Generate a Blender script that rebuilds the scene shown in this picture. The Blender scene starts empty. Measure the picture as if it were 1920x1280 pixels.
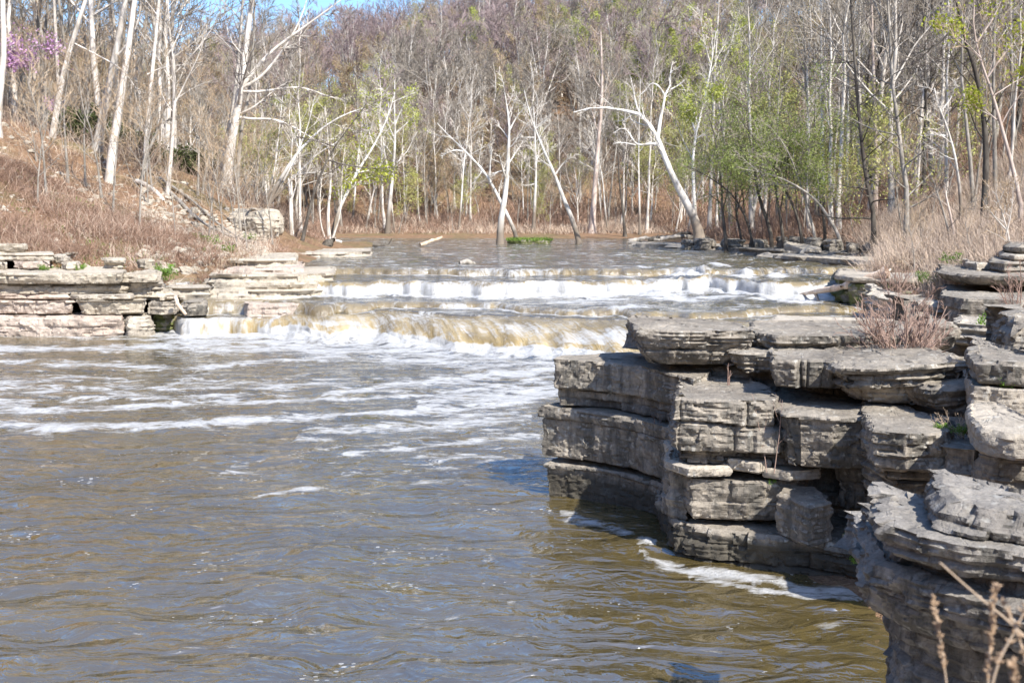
import bpy, math, random
import numpy as np
from mathutils import Vector

S = bpy.context.scene
COL = S.collection
R = math.radians

# ------------------------------------------------------------------ camera
LENS = 40.0
F = 1920 * LENS / 36.0
HCAM = 3.75
PITCH = math.atan(240.0 / F)
CP, SP = math.cos(PITCH), math.sin(PITCH)
cam_d = bpy.data.cameras.new('camera')
cam = bpy.data.objects.new('camera', cam_d)
COL.objects.link(cam)
cam_d.lens = LENS
cam_d.sensor_width = 36
cam_d.clip_start = 0.1
cam_d.clip_end = 3000
cam.location = (0, 0, HCAM)
cam.rotation_euler = (R(90) - PITCH, 0, 0)
cam_d.dof.use_dof = True
cam_d.dof.focus_distance = 14.0
cam_d.dof.aperture_fstop = 4.5
S.camera = cam

# ------------------------------------------------------------------ light
SUN_EL, SUN_AZ = 44.0, 36.0          # azimuth: degrees right of straight behind the camera
w = bpy.data.worlds.new('World')
S.world = w
w.use_nodes = True
nt = w.node_tree
bg = nt.nodes['Background']
sky = nt.nodes.new('ShaderNodeTexSky')
sky.sky_type = 'NISHITA'
sky.sun_disc = False
sky.sun_elevation = R(SUN_EL)
sky.sun_rotation = R(180 - SUN_AZ)
sky.air_density = 1.1
sky.dust_density = 1.0
sky.ozone_density = 8.5
nt.links.new(sky.outputs[0], bg.inputs[0])
bg.inputs[1].default_value = 0.15
sd = bpy.data.lights.new('sun', 'SUN')
sd.energy = 5.0
sd.angle = R(0.53)
sd.color = (1.0, 0.95, 0.87)
sun = bpy.data.objects.new('sun', sd)
COL.objects.link(sun)
tosun = Vector((math.sin(R(SUN_AZ)) * math.cos(R(SUN_EL)), -math.cos(R(SUN_AZ)) * math.cos(R(SUN_EL)), math.sin(R(SUN_EL))))
sun.rotation_euler = tosun.to_track_quat('Z', 'Y').to_euler()
S.view_settings.view_transform = 'Standard'
S.view_settings.look = 'None'
S.view_settings.exposure = 0.87
S.view_settings.gamma = 1.0
S.cycles.max_bounces = 6
S.cycles.diffuse_bounces = 3
S.cycles.glossy_bounces = 3
S.cycles.transmission_bounces = 4
S.cycles.transparent_max_bounces = 8
S.cycles.use_denoising = True


# pixel <-> world helpers (photo is 1920 x 1280)
def Zof(py, Y):
    """height of the point at depth Y (world y) that the row py looks at"""
    t = (py - 640.0) / F
    return HCAM - Y * (SP + t * CP) / (CP - t * SP)


def Xof(px, Y, z):
    return (px - 960.0) / F * (Y * CP + (HCAM - z) * SP)


def Yof(py, z):
    t = (py - 640.0) / F
    return (HCAM - z) * (CP - t * SP) / (SP + t * CP)


def pt(px, py, Y):
    z = Zof(py, Y)
    return np.array([Xof(px, Y, z), Y, z])


# ------------------------------------------------------------------ noise
def _hash(ix, iy, iz, s):
    n = (ix * 374761393 + iy * 668265263 + iz * 1442695041 + s * 974711) & 0xFFFFFFFF
    n = ((n ^ (n >> 13)) * 1274126177) & 0xFFFFFFFF
    n = ((n ^ (n >> 16)) * 2246822519) & 0xFFFFFFFF
    n = n ^ (n >> 15)
    return (n & 0xFFFFFF) / float(0xFFFFFF)


def vn(P, s=0):
    """value noise, -1..1, P (...,3)"""
    P = np.asarray(P, float)
    i = np.floor(P).astype(np.int64)
    f = P - i
    f = f * f * f * (f * (f * 6 - 15) + 10)
    x, y, z = i[..., 0], i[..., 1], i[..., 2]
    fx, fy, fz = f[..., 0], f[..., 1], f[..., 2]
    r = 0
    for dx in (0, 1):
        wx = fx if dx else 1 - fx
        for dy in (0, 1):
            wy = fy if dy else 1 - fy
            for dz in (0, 1):
                wz = fz if dz else 1 - fz
                r = r + wx * wy * wz * _hash(x + dx, y + dy, z + dz, s)
    return r * 2 - 1


def fbm(P, o=4, s=0, g=0.5):
    P = np.asarray(P, float)
    a, t, r = 1.0, 0.0, 0
    for k in range(o):
        r = r + a * vn(P * (2.03 ** k) + 17.3 * k, s + k)
        t += a
        a *= g
    return r / t


def facet(P, s=0, amp=1.0):
    """planar chips: every cell of a jittered lattice gets its own tilted plane"""
    P = np.asarray(P, float)
    i0 = np.floor(P).astype(np.int64)
    best = np.full(P.shape[:-1], 9e9)
    val = np.zeros(P.shape[:-1])
    for dx in (-1, 0, 1):
        for dy in (-1, 0, 1):
            for dz in (-1, 0, 1):
                ix, iy, iz = i0[..., 0] + dx, i0[..., 1] + dy, i0[..., 2] + dz
                c = np.stack([ix + _hash(ix, iy, iz, s), iy + _hash(ix, iy, iz, s + 1), iz + _hash(ix, iy, iz, s + 2)], -1)
                d = P - c
                q = np.sum(d * d, -1)
                v = (d[..., 0] * (_hash(ix, iy, iz, s + 3) - .5) + d[..., 1] * (_hash(ix, iy, iz, s + 4) - .5) + d[..., 2] * (_hash(ix, iy, iz, s + 5) - .5)) * 1.6 + (_hash(ix, iy, iz, s + 6) - .5) * 0.8
                m = q < best
                best = np.where(m, q, best); val = np.where(m, v, val)
    return val * amp


def xyz(x, y, z):
    x, y, z = np.broadcast_arrays(x, y, z)
    return np.stack([x, y, z], -1)


def sstep(a, b, x):
    t = np.clip((x - a) / (b - a), 0, 1)
    return t * t * (3 - 2 * t)


# ------------------------------------------------------------------ mesh helpers
def mk(name, V, quads=None, tris=None, mats=(), parent=None, smooth=True, sharp=None, mi=None, loc=(0, 0, 0)):
    me = bpy.data.meshes.new(name)
    V = np.asarray(V, np.float32).reshape(-1, 3)
    q = np.zeros((0, 4), np.int32) if quads is None else np.asarray(quads, np.int32).reshape(-1, 4)
    t = np.zeros((0, 3), np.int32) if tris is None else np.asarray(tris, np.int32).reshape(-1, 3)
    me.vertices.add(len(V))
    me.vertices.foreach_set('co', V.ravel())
    me.loops.add(q.size + t.size)
    me.loops.foreach_set('vertex_index', np.concatenate([q.ravel(), t.ravel()]))
    n = len(q) + len(t)
    me.polygons.add(n)
    st = np.concatenate([np.arange(len(q)) * 4, q.size + np.arange(len(t)) * 3]).astype(np.int32)
    me.polygons.foreach_set('loop_start', st)
    if mi is not None:
        me.polygons.foreach_set('material_index', np.asarray(mi, np.int32))
    me.update(calc_edges=True)
    me.polygons.foreach_set('use_smooth', np.full(n, bool(smooth)))
    if sharp is not None:
        me.set_sharp_from_angle(angle=R(sharp))
    for m in mats:
        me.materials.append(m)
    o = bpy.data.objects.new(name, me)
    COL.objects.link(o)
    o.location = loc
    if parent is not None:
        o.parent = parent
    return o


def tag(o, label=None, cat=None, group=None, kind=None):
    if label:
        o['label'] = label
    if cat:
        o['category'] = cat
    if group:
        o['group'] = group
    if kind:
        o['kind'] = kind
    return o


def grid_quads(nr, nc, closed=False, off=0):
    i = np.arange(nr - 1)[:, None]
    j = np.arange(nc if closed else nc - 1)[None, :]
    j2 = (j + 1) % nc
    a = i * nc + j
    b = i * nc + j2
    return (np.stack([a, b, b + nc, a + nc], -1).reshape(-1, 4) + off)


# ------------------------------------------------------------------ node helper
class NB:
    def __init__(s, name):
        s.m = bpy.data.materials.new(name)
        s.m.use_nodes = True
        s.t = s.m.node_tree
        s.b = s.t.nodes['Principled BSDF']
        s.out = s.t.nodes['Material Output']
        s._pos = None

    def n(s, typ, **kw):
        nd = s.t.nodes.new(typ)
        for k, v in kw.items():
            if k.startswith('i_'):
                key = k[2:]
                nd.inputs[int(key) if key.isdigit() else key.replace('_', ' ')].default_value = v
            else:
                setattr(nd, k, v)
        return nd

    def l(s, a, b):
        s.t.links.new(a, b)

    def pos(s):
        if s._pos is None:
            s._pos = s.n('ShaderNodeNewGeometry').outputs['Position']
        return s._pos

    def obj(s):
        return s.n('ShaderNodeTexCoord').outputs['Object']

    def mapv(s, src, scale, loc=(0, 0, 0)):
        m = s.n('ShaderNodeMapping')
        m.inputs['Scale'].default_value = scale
        m.inputs['Location'].default_value = loc
        s.l(src, m.inputs['Vector'])
        return m.outputs[0]

    def noise(s, src, scale=1.0, detail=4.0, rough=0.55, dist=0.0):
        nd = s.n('ShaderNodeTexNoise')
        nd.inputs['Scale'].default_value = scale
        nd.inputs['Detail'].default_value = detail
        nd.inputs['Roughness'].default_value = rough
        nd.inputs['Distortion'].default_value = dist
        if src is not None:
            s.l(src, nd.inputs['Vector'])
        return nd.outputs['Fac']

    def voro(s, src, scale=1.0, feature='F1', out='Distance', rnd=1.0):
        nd = s.n('ShaderNodeTexVoronoi')
        nd.feature = feature
        nd.inputs['Scale'].default_value = scale
        nd.inputs['Randomness'].default_value = rnd
        s.l(src, nd.inputs['Vector'])
        return nd.outputs[out]

    def ramp(s, fac, stops, interp='LINEAR'):
        r = s.n('ShaderNodeValToRGB')
        r.color_ramp.interpolation = interp
        e = r.color_ramp.elements
        while len(e) < len(stops):
            e.new(0.5)
        for k, (p, c) in enumerate(stops):
            e[k].position = p
            if not hasattr(c, '__len__'):
                c = (c, c, c)
            e[k].color = (*c, 1)
        s.l(fac, r.inputs[0])
        return r.outputs[0]

    def mix(s, f, a, b, blend='MIX'):
        m = s.n('ShaderNodeMix')
        m.data_type = 'RGBA'
        m.blend_type = blend
        for v, idx in ((f, 0), (a, 6), (b, 7)):
            if hasattr(v, 'links') or hasattr(v, 'is_linked'):
                s.l(v, m.inputs[idx])
            elif idx == 0:
                m.inputs[0].default_value = v
            else:
                m.inputs[idx].default_value = (*v, 1)
        return m.outputs[2]

    def math(s, op, a, b=None, c=None, clamp=False):
        m = s.n('ShaderNodeMath')
        m.operation = op
        m.use_clamp = clamp
        for k, v in enumerate((a, b, c)):
            if v is None:
                continue
            if hasattr(v, 'is_linked'):
                s.l(v, m.inputs[k])
            else:
                m.inputs[k].default_value = v
        return m.outputs[0]

    def attr(s, name, out='Fac'):
        return s.n('ShaderNodeAttribute', attribute_name=name).outputs[out]

    def bump(s, h, strength=0.5, dist=0.02, prev=None):
        b = s.n('ShaderNodeBump')
        b.inputs['Strength'].default_value = strength
        b.inputs['Distance'].default_value = dist
        s.l(h, b.inputs['Height'])
        if prev is not None:
            s.l(prev, b.inputs['Normal'])
        return b.outputs[0]

    def fin(s, color=None, rough=0.8, normal=None, spec=0.3):
        if color is not None:
            if hasattr(color, 'is_linked'):
                s.l(color, s.b.inputs['Base Color'])
            else:
                s.b.inputs['Base Color'].default_value = (*color, 1)
        if hasattr(rough, 'is_linked'):
            s.l(rough, s.b.inputs['Roughness'])
        else:
            s.b.inputs['Roughness'].default_value = rough
        s.b.inputs['Specular IOR Level'].default_value = spec
        if normal is not None:
            s.l(normal, s.b.inputs['Normal'])
        return s.m


# ------------------------------------------------------------------ terrain shape
def water_z(y):
    y = np.asarray(y, float)
    return np.where(y < 33, 0.0, np.where(y < 40, 0.95, np.where(y < 44, 1.45, 1.7)))


_ctl = []


def cpx(px, py, Y, dz=0.0):
    p = pt(px, py, Y)
    _ctl.append((p[0], p[1], p[2] + dz))


def cxy(x, y, z):
    _ctl.append((x, y, z))


# river bed
for y, xs, zb in ((-5, (-12, -4, 0.5), -1.2), (6, (-14, -6, 0.5), -1.2), (14, (-14, -6, -1), -1.2), (20, (-14, -5, 0, 3), -1.0), (28, (-14, -7, 0, 5), -1.0),
                  (33, (-8.5, -3, 2, 6), -0.7), (37, (-4.5, 0, 5, 9), 0.1), (42, (-6, -1, 5, 9.5), 0.7), (48, (-6, 0, 6, 11), 1.0),
                  (56, (-6.5, 0, 6, 11), 1.0), (66, (-7, 0, 6, 10), 1.0), (76, (-4, 0, 3), 1.0), (86, (-11, -5, 1, 5), 1.2)):
    for x in xs:
        cxy(x, y, zb)
# left bank
cxy(-19, 10, -0.5); cxy(-24, 10, 6); cxy(-40, 10, 18); cxy(-22, 25, 1); cxy(-28, 25, 7); cxy(-45, 30, 20)
cxy(-14, 34.5, -0.7); cxy(-17.5, 34.5, -0.7); cxy(-11, 34.8, -0.7); cxy(-14, 38.6, 1.2); cxy(-17, 39, 2.0); cxy(-11.5, 40, 0.8); cxy(-14, 36.6, 0.2); cxy(-11, 37, 0.0)
for px, py, Y in ((0, 462, 40), (150, 480, 40), (260, 505, 39.5), (330, 530, 38.5), (390, 522, 39.5), (440, 500, 41.5), (470, 482, 44), (520, 468, 50), (0, 400, 44), (100, 400, 46),
                  (200, 400, 49), (300, 425, 50), (400, 440, 54), (0, 300, 50), (100, 320, 54), (200, 340, 56), (300, 350, 57), (400, 375, 58), (480, 395, 60),
                  (520, 425, 61), (560, 452, 62), (300, 310, 62), (200, 280, 62), (100, 250, 62), (0, 215, 62), (400, 345, 64), (480, 388, 66)):
    cpx(px, py, Y)
for x, y, z in ((-30, 66, 8.5), (-24, 72, 6.5), (-36, 66, 13), (-50, 60, 24), (-30, 85, 7), (-42, 85, 14), (-60, 85, 28), (-22, 85, 3), (-18, 76, 2.6), (-14, 70, 2.2), (-11, 62, 1.95), (-10, 68, 2.0), (-9.5, 74, 2.0),
                (-26, 102, 3), (-42, 105, 9), (-70, 100, 30), (-90, 60, 42), (-90, 20, 42)):
    cxy(x, y, z)
# far shore and far hill
for x in (-20, -8, 4, 14, 26):
    cxy(x, 95, 1.75); cxy(x, 104, 2.6); cxy(x, 116, 4.0); cxy(x, 132, 9.5); cxy(x, 160, 19)
for x, y, z in ((-70, 140, 13), (-45, 150, 13), (-60, 185, 16), (-80, 220, 18), (-40, 220, 22), (-20, 220, 29), (0, 225, 33), (30, 225, 36), (60, 225, 40), (90, 220, 44), (-25, 185, 23), (0, 190, 27), (30, 190, 29),
                (-110, 240, 18), (-60, 250, 20), (0, 260, 34), (60, 260, 41), (120, 250, 47), (0, 320, 34), (-100, 320, 18), (100, 320, 38), (-140, 120, 40), (-150, 200, 30),
                (60, 160, 24), (90, 160, 34), (45, 125, 10), (60, 125, 20), (85, 120, 34)):
    cxy(x, y, z)
# right bank
for px, py, Y in ((1100, 462, 77), (1200, 462, 70), (1300, 455, 72), (1290, 440, 84), (1400, 470, 65), (1450, 455, 70), (1560, 472, 56), (1600, 440, 62), (1690, 482, 47), (1700, 440, 52), (1760, 500, 36),
                  (1800, 450, 40), (1860, 410, 42), (1920, 380, 44), (1780, 390, 56), (1880, 320, 60), (1920, 500, 30), (1920, 455, 30),
                  (1680, 560, 33), (1800, 560, 27), (1620, 610, 22), (1750, 615, 20), (1900, 620, 18)):
    cpx(px, py, Y, -0.12)
for x, y, z in ((30, 70, 8), (42, 70, 17), (60, 70, 30), (24, 85, 4), (40, 90, 10), (60, 95, 24), (80, 80, 38), (20, 30, 5), (28, 30, 9), (40, 30, 18), (20, 15, 3.5), (30, 10, 7),
                (45, 0, 16), (90, 30, 42), (5, 15, 1.1), (8, 14, 1.5), (2.6, 16, 0.6), (3.5, 20, 0.4), (7, 22, 0.9), (5, 11.5, 0.3), (8, 9, 1.2), (4.5, 8, 0.4), (3.5, 5, 0.2), (4, 0, 0.2), (10, 4, 1.6), (12, 18, 1.9), (3, -6, 0.5)):
    cxy(x, y, z)
_ctl = np.array(_ctl)


def _tps_fit(C):
    n = len(C)
    D = np.linalg.norm(C[:, None, :2] - C[None, :, :2], axis=-1)
    A = np.zeros((n + 3, n + 3))
    A[:n, :n] = D - 0.4 * np.eye(n)
    A[:n, n] = 1
    A[:n, n + 1:] = C[:, :2]
    A[n:, :n] = A[:n, n:].T
    b = np.zeros(n + 3)
    b[:n] = C[:, 2]
    return np.linalg.solve(A, b)


_tw = _tps_fit(_ctl)


def gz0(x, y):
    x = np.asarray(x, float); y = np.asarray(y, float)
    sh = np.broadcast(x, y).shape
    x = np.broadcast_to(x, sh).ravel(); y = np.broadcast_to(y, sh).ravel()
    out = np.zeros(x.size)
    for a in range(0, x.size, 20000):
        xs, ys = x[a:a + 20000], y[a:a + 20000]
        D = np.sqrt((xs[:, None] - _ctl[None, :, 0]) ** 2 + (ys[:, None] - _ctl[None, :, 1]) ** 2)
        out[a:a + 20000] = D @ _tw[:-3] + _tw[-3] + _tw[-2] * xs + _tw[-1] * ys
    return out.reshape(sh)


_gx = np.unique(np.concatenate([np.linspace(-170, -30, 60), np.linspace(-30, 30, 241), np.linspace(30, 170, 60)]))
_gy = np.unique(np.concatenate([np.linspace(-60, 4, 20), np.linspace(4, 80, 300), np.linspace(80, 130, 100), np.linspace(130, 420, 80)]))
_GX, _GY = np.meshgrid(_gx, _gy)
_GZ = gz0(_GX, _GY)
_amp = np.clip((_GZ - water_z(_GY)) * 0.5, 0.1, 1.0)
_GZ = _GZ + _amp * (0.35 * fbm(xyz(_GX * 0.25, _GY * 0.25, 0), 4, 5) + 0.12 * fbm(xyz(_GX * 1.3, _GY * 1.3, 0), 3, 9))


def gz(x, y):
    """bilinear lookup in the terrain grid"""
    x = np.asarray(x, float); y = np.asarray(y, float)
    i = np.clip(np.searchsorted(_gx, x) - 1, 0, len(_gx) - 2)
    j = np.clip(np.searchsorted(_gy, y) - 1, 0, len(_gy) - 2)
    fx = (x - _gx[i]) / (_gx[i + 1] - _gx[i]); fy = (y - _gy[j]) / (_gy[j + 1] - _gy[j])
    return (_GZ[j, i] * (1 - fx) + _GZ[j, i + 1] * fx) * (1 - fy) + (_GZ[j + 1, i] * (1 - fx) + _GZ[j + 1, i + 1] * fx) * fy


def mat_ground():
    b = NB('leaf_litter_ground')
    p = b.pos()
    n1 = b.noise(p, 0.25, 5, 0.6)
    n2 = b.noise(p, 3.0, 6, 0.7)
    n3 = b.noise(p, 14.0, 4, 0.7)
    c = b.ramp(n2, [(0.3, (0.11, 0.065, 0.038)), (0.45, (0.24, 0.135, 0.075)), (0.58, (0.37, 0.215, 0.11)), (0.72, (0.44, 0.32, 0.21))])
    c2 = b.ramp(n3, [(0.3, (0.12, 0.085, 0.06)), (0.55, (0.26, 0.18, 0.12)), (0.75, (0.42, 0.33, 0.25))])
    c = b.mix(0.5, c, c2)
    g = b.ramp(n2, [(0.35, (0.12, 0.12, 0.05)), (0.7, (0.22, 0.20, 0.10))])
    c = b.mix(b.ramp(n1, [(0.5, 0.0), (0.68, 0.7)]), c, g)
    return b.fin(c, 0.95, b.bump(b.math('ADD', n2, n3), 0.9, 0.12), 0.1)


M = {}
M['ground'] = mat_ground()
tag(mk('terrain', xyz(_GX, _GY, _GZ), grid_quads(len(_gy), len(_gx)), mats=[M['ground']]), kind='structure')


# ------------------------------------------------------------------ water
def lin(pts):
    p = np.array(sorted(pts))
    return lambda x: np.interp(x, p[:, 0], p[:, 1])


def base_line(pxs, z):
    out = []
    for px, py in pxs:
        y = Yof(py, z)
        out.append((Xof(px, y, z), y))
    return out


Z1, Z1B, Z2, Z3 = 0.78, 0.95, 1.45, 1.70
f1 = lin([(Xof(0, 39, 0), 39.0), (Xof(250, 38, 0), 38.0), (Xof(322, 36.6, 0), 36.6)] + base_line([(338, 631), (400, 629), (480, 627), (540, 632), (620, 641), (700, 636), (760, 645), (840, 654), (950, 660), (1060, 668), (1175, 674), (1350, 682)], 0.0))
f1b = lin(base_line([(300, 586), (450, 585), (590, 583), (680, 577), (760, 575), (840, 579), (930, 577), (1000, 586), (1060, 590), (1170, 596), (1260, 600), (1340, 598), (1450, 590), (1600, 586)], Z1))
f2 = lin(base_line([(500, 552), (590, 556), (760, 556), (900, 557), (1100, 556), (1250, 552), (1330, 548), (1420, 556), (1500, 558), (1620, 556)], Z1B))
f3 = lin(base_line([(500, 514), (700, 513), (800, 514), (830, 516), (1000, 517), (1110, 516), (1250, 517), (1400, 522), (1500, 516), (1650, 512)], Z2))
_xl = lambda px, y: (px - 960) / F * y


def w1f(x):  # horizontal run of the main fall: a sheer curtain at the left, a long rolling lip elsewhere
    x0 = _xl(490, 34)
    return np.interp(x, [x0 - .6, x0 + .8, 0.5, 3, 6], [0.5, 1.9, 2.6, 2.9, 3.0]) + 0.25 * vn(xyz(x * 0.8, 0, 0), 3)


NC = 560
tt = np.linspace(-1, 1, NC)
rows = []      # every entry: (y array per column, z array)


def hw(y):
    return 5.0 + 0.62 * y


def at_line(f):
    y = np.full(NC, 36.0)
    for _ in range(12):
        y = 0.5 * y + 0.5 * f(tt * hw(y))
    return y


Y1, Y1b, Y2, Y3 = (at_line(f) + 0.10 * vn(xyz(tt * 60, k, 0), 30 + k) + 0.05 * vn(xyz(tt * 220, k, 0), 40 + k) for k, f in enumerate((f1, f1b, f2, f3)))
Y1 = Y1 + 0.22 * vn(xyz(tt * 70, 5, 0), 50)
Y1b = Y1b + 0.45 * vn(xyz(tt * 40, 5, 0), 51) + 0.2 * vn(xyz(tt * 110, 5, 0), 54)
Y2 = Y2 + 0.40 * vn(xyz(tt * 36, 5, 0), 52) + 0.2 * vn(xyz(tt * 110, 6, 0), 55)
Y3 = Y3 + 0.50 * vn(xyz(tt * 40, 5, 0), 53) + 0.25 * vn(xyz(tt * 110, 7, 0), 56)
Y1b = np.maximum(Y1b, Y1 + 1.6)
Z1A = 0.50 + 0.28 * sstep(560, 760, 960 + tt * hw(36.0) * F / 36.5)
W1 = w1f(tt * hw(Y1))
W1b, W2, W3 = np.full(NC, 0.5), np.full(NC, 0.55) + 0.25 * vn(xyz(tt * 20, 3, 0), 5), np.full(NC, 0.5)
segs = []


def seg(ya, yb, za, zb, n, kind, geo=False):
    u = np.linspace(0, 1, n, endpoint=False)
    if geo:
        y = ya[None] * (yb / ya)[None] ** u[:, None]
    else:
        y = ya[None] + (yb - ya)[None] * u[:, None]
    if kind == 'fall':
        s = np.sin(np.pi / 2 * u) ** 0.62
        if geo is None:
            s = u
        z = za + (np.asarray(zb) - za) * s[:, None] * np.ones(NC)[None]
        y = ya[None] + (yb - ya)[None] * (u[:, None] ** 1.25)
        fl = np.clip(np.sin(np.pi * np.minimum(u * 0.5 + 0.35, 1)) * 1.15, 0, 1)[:, None] * np.ones(NC)[None]
    else:
        z = za + np.zeros_like(y)
        fl = np.zeros_like(y)
    segs.append((y, z + np.zeros_like(y), fl))


seg(np.full(NC, 2.0), Y1, 0, 0, 520, 'flat', True)
seg(Y1, Y1 + np.minimum(W1, Y1b - Y1 - 0.3), 0, Z1A, 46, 'fall')
seg(Y1 + np.minimum(W1, Y1b - Y1 - 0.3), Y1b, Z1A, Z1A, 34, 'flat')
seg(Y1b, Y1b + W1b, Z1A, Z1B, 14, 'fall')
seg(Y1b + W1b, Y2, Z1B, Z1B, 34, 'flat')
seg(Y2, Y2 + W2, Z1B, Z2, 30, 'fall')
seg(Y2 + W2, Y3, Z2, Z2, 34, 'flat')
seg(Y3, Y3 + W3, Z2, Z3, 16, 'fall')
seg(Y3 + W3, np.full(NC, 125.0), Z3, Z3, 150, 'flat', True)
WY = np.concatenate([s[0] for s in segs]); WZ = np.concatenate([s[1] for s in segs]); WF = np.concatenate([s[2] for s in segs])
WX = tt[None] * hw(WY)
NR = len(WY)
_rs = np.cumsum([0] + [len(s_[0]) for s_ in segs])
_ri = np.arange(NR)[:, None] + np.zeros((1, NC))


def rowband(k):
    return (_ri >= _rs[k]) & (_ri < _rs[k + 1])




def px_of(x, y, z):
    return 960 + x * F / (y * CP + (HCAM - z) * SP)


# foam density, laid out on the pool in plan
foam = np.zeros_like(WX)


def gaussband(f_, Yc, sig_front, sig_back, amp, x0=-99, x1=99, soft=1.0):
    d = WY - Yc[None]
    g = np.where(d < 0, np.exp(-(d / sig_front) ** 2), np.exp(-(d / sig_back) ** 2)) * amp
    m = sstep(x0 - soft, x0 + soft, WX) * (1 - sstep(x1 - soft, x1 + soft, WX))
    return g * m


def addf(g):
    global foam
    foam = np.maximum(foam, g)


# froth at the foot of each fall
addf(gaussband(0, Y1, 1.1, 0.13, 1.15))
addf(gaussband(0, Y1 - 1.2, 5.0, 2.0, 0.62))
addf(gaussband(0, Y1b, 0.45, 0.12, 0.62) * (0.8 + 0.5 * vn(xyz(WX * 0.5, 0, 0), 15)))
addf(gaussband(0, Y2, 1.0, 0.3, 1.0))
addf(gaussband(0, Y2 - 1.5, 1.5, 1.5, 0.45, 1.0, 12))
addf(gaussband(0, Y3, 0.45, 0.2, 0.75) * (0.85 + 0.4 * vn(xyz(WX * 0.5, 0, 0), 16)))
# the second fall is white nearly all over, the left end of the main fall too
band2 = rowband(5)
pxg = px_of(WX, WY, WZ)
foam = np.where(band2, np.maximum(foam, 0.30 + 0.30 * vn(xyz(WX * 0.7, 0, 0), 8) + 0.12 * (pxg < 760) + 0.1 * (pxg > 1180)), foam)
band1 = rowband(1)
foam = np.where(band1 & (pxg < 485), 0.66 + 0.20 * vn(xyz(WX * 1.3, 0, 0), 8), foam)
ridge = vn(xyz(WX * 1.1 + WY * 0.5, WY * 0.2, 0), 12)
foam = np.where(band1 & (pxg >= 485), np.maximum(foam, 0.06 + 0.16 * ridge + 0.10 * (pxg > 840)), foam)
band1b = rowband(3)
foam = np.where(band1b, 0.24 + 0.26 * vn(xyz(WX * 0.8, 0, 0), 14), foam)
band3 = rowband(7)
foam = np.where(band3, 0.28 + 0.28 * vn(xyz(WX * 0.6, 0, 0), 4), foam)
# white edge where the left curtain meets the rolling lip
xe = Xof(487, 34.5, 0.5)
addf(np.exp(-((WX - xe - 0.25 * (WY - 34.5)) / 0.16) ** 2) * (WY > Y1[None]) * (WY < (Y1 + 1.4)[None]) * 0.9)


def blob(px, py, z, sx, sy, a):
    y = Yof(py, z); x = Xof(px, y, z)
    addf(a * np.exp(-((WX - x) / sx) ** 2 - ((WY - y) / sy) ** 2) * (np.abs(WZ - z) < 0.4))


for a in ((1130, 560, Z1B, 2.2, .8, .75), (1230, 540, Z2, 1.6, .6, .8), (1350, 530, Z2, 2.0, .6, .7), (1410, 545, Z1B, 3.0, 1.2, .8), (1300, 560, Z1B, 2.5, .9, .8), (1530, 560, Z1B, 1.4, 1.2, .8),
          (1460, 520, Z2, .5, 1.0, .8), (1350, 498, Z3, .7, 1.2, .85), (1400, 508, Z3, .6, .9, .8), (1150, 500, Z3, 3.0, .9, .6), (1200, 482, Z3, 4, 1.5, .5), (1120, 478, Z3, 3, 1.0, .5), (1280, 472, Z3, 4, 1.5, .45), (980, 497, Z3, 1.5, 1.2, .6),
          (1080, 575, Z1, 2.0, 1.2, .65), (1000, 600, Z1, 2.2, 1.1, .62), (1110, 610, Z1, 1.6, 1.2, .72), (780, 585, Z1, 1.8, .7, .6), (880, 578, Z1, 1.6, .6, .7), (640, 588, Z1, 1.6, .6, .75), (560, 592, Z1, 1.2, .4, .7),
          (1520, 588, Z1B, 3.0, .4, .55), (1400, 575, Z1B, 1.5, .5, .6), (900, 570, Z1B, 2.5, .8, .4), (1160, 568, Z1B, 2.0, .8, .5), (420, 588, Z1, .5, .35, .7)):
    blob(*a)


def pline(pts, sig, a, z=0.0):
    """foam streak along a curve on the water given by photo points"""
    P = np.array([(Xof(px, Yof(py, z), z), Yof(py, z)) for px, py in pts])
    P = P[np.argsort(P[:, 0])]
    yc = np.interp(WX, P[:, 0], P[:, 1], left=np.nan, right=np.nan)
    ok = ~np.isnan(yc)
    sg = sig * np.clip(1 + 0.5 * vn(xyz(WX * 0.4, sig, 0), 21), .4, 2)
    g = np.where(ok, a * np.exp(-((WY - np.where(ok, yc, 0)) / sg) ** 2), 0) * (WZ < 0.01)
    addf(g)


pline([(-250, 800), (0, 797), (120, 800), (260, 799), (400, 790), (560, 783), (700, 775), (800, 772), (900, 765), (1040, 740)], 0.75, 0.70)
pline([(-200, 768), (0, 768), (130, 765), (300, 758), (420, 752), (520, 752), (640, 748), (800, 738), (920, 726), (1060, 700)], 0.60, 0.68)
pline([(130, 742), (240, 742), (360, 742), (500, 728), (530, 722)], 0.55, 0.60)
pline([(-200, 748), (-20, 752), (60, 760)], 0.9, 0.64)
pline([(-300, 690), (0, 678), (200, 684), (340, 692), (500, 676), (640, 668), (900, 680), (1100, 690)], 1.2, 0.62)
pline([(-200, 660), (0, 655), (300, 650), (600, 655), (900, 668), (1180, 690)], 1.6, 0.66)
pline([(600, 742), (760, 716), (900, 706), (1060, 690)], 1.4, 0.72)
pline([(780, 760), (920, 744), (1050, 730)], 1.6, 0.70)
pline([(640, 850), (760, 840), (900, 826), (1010, 815)], 0.45, 0.62)
pline([(480, 930), (560, 915), (640, 912)], 0.25, 0.45)
addf(0.50 * np.exp(-((WY - 24.5) / 3.0) ** 2) * (WZ < 0.01))
addf(0.46 * np.exp(-((WY - 17.5) / 2.3) ** 2) * (WZ < 0.01) * sstep(-4, 0, WX + 1.5))
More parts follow.
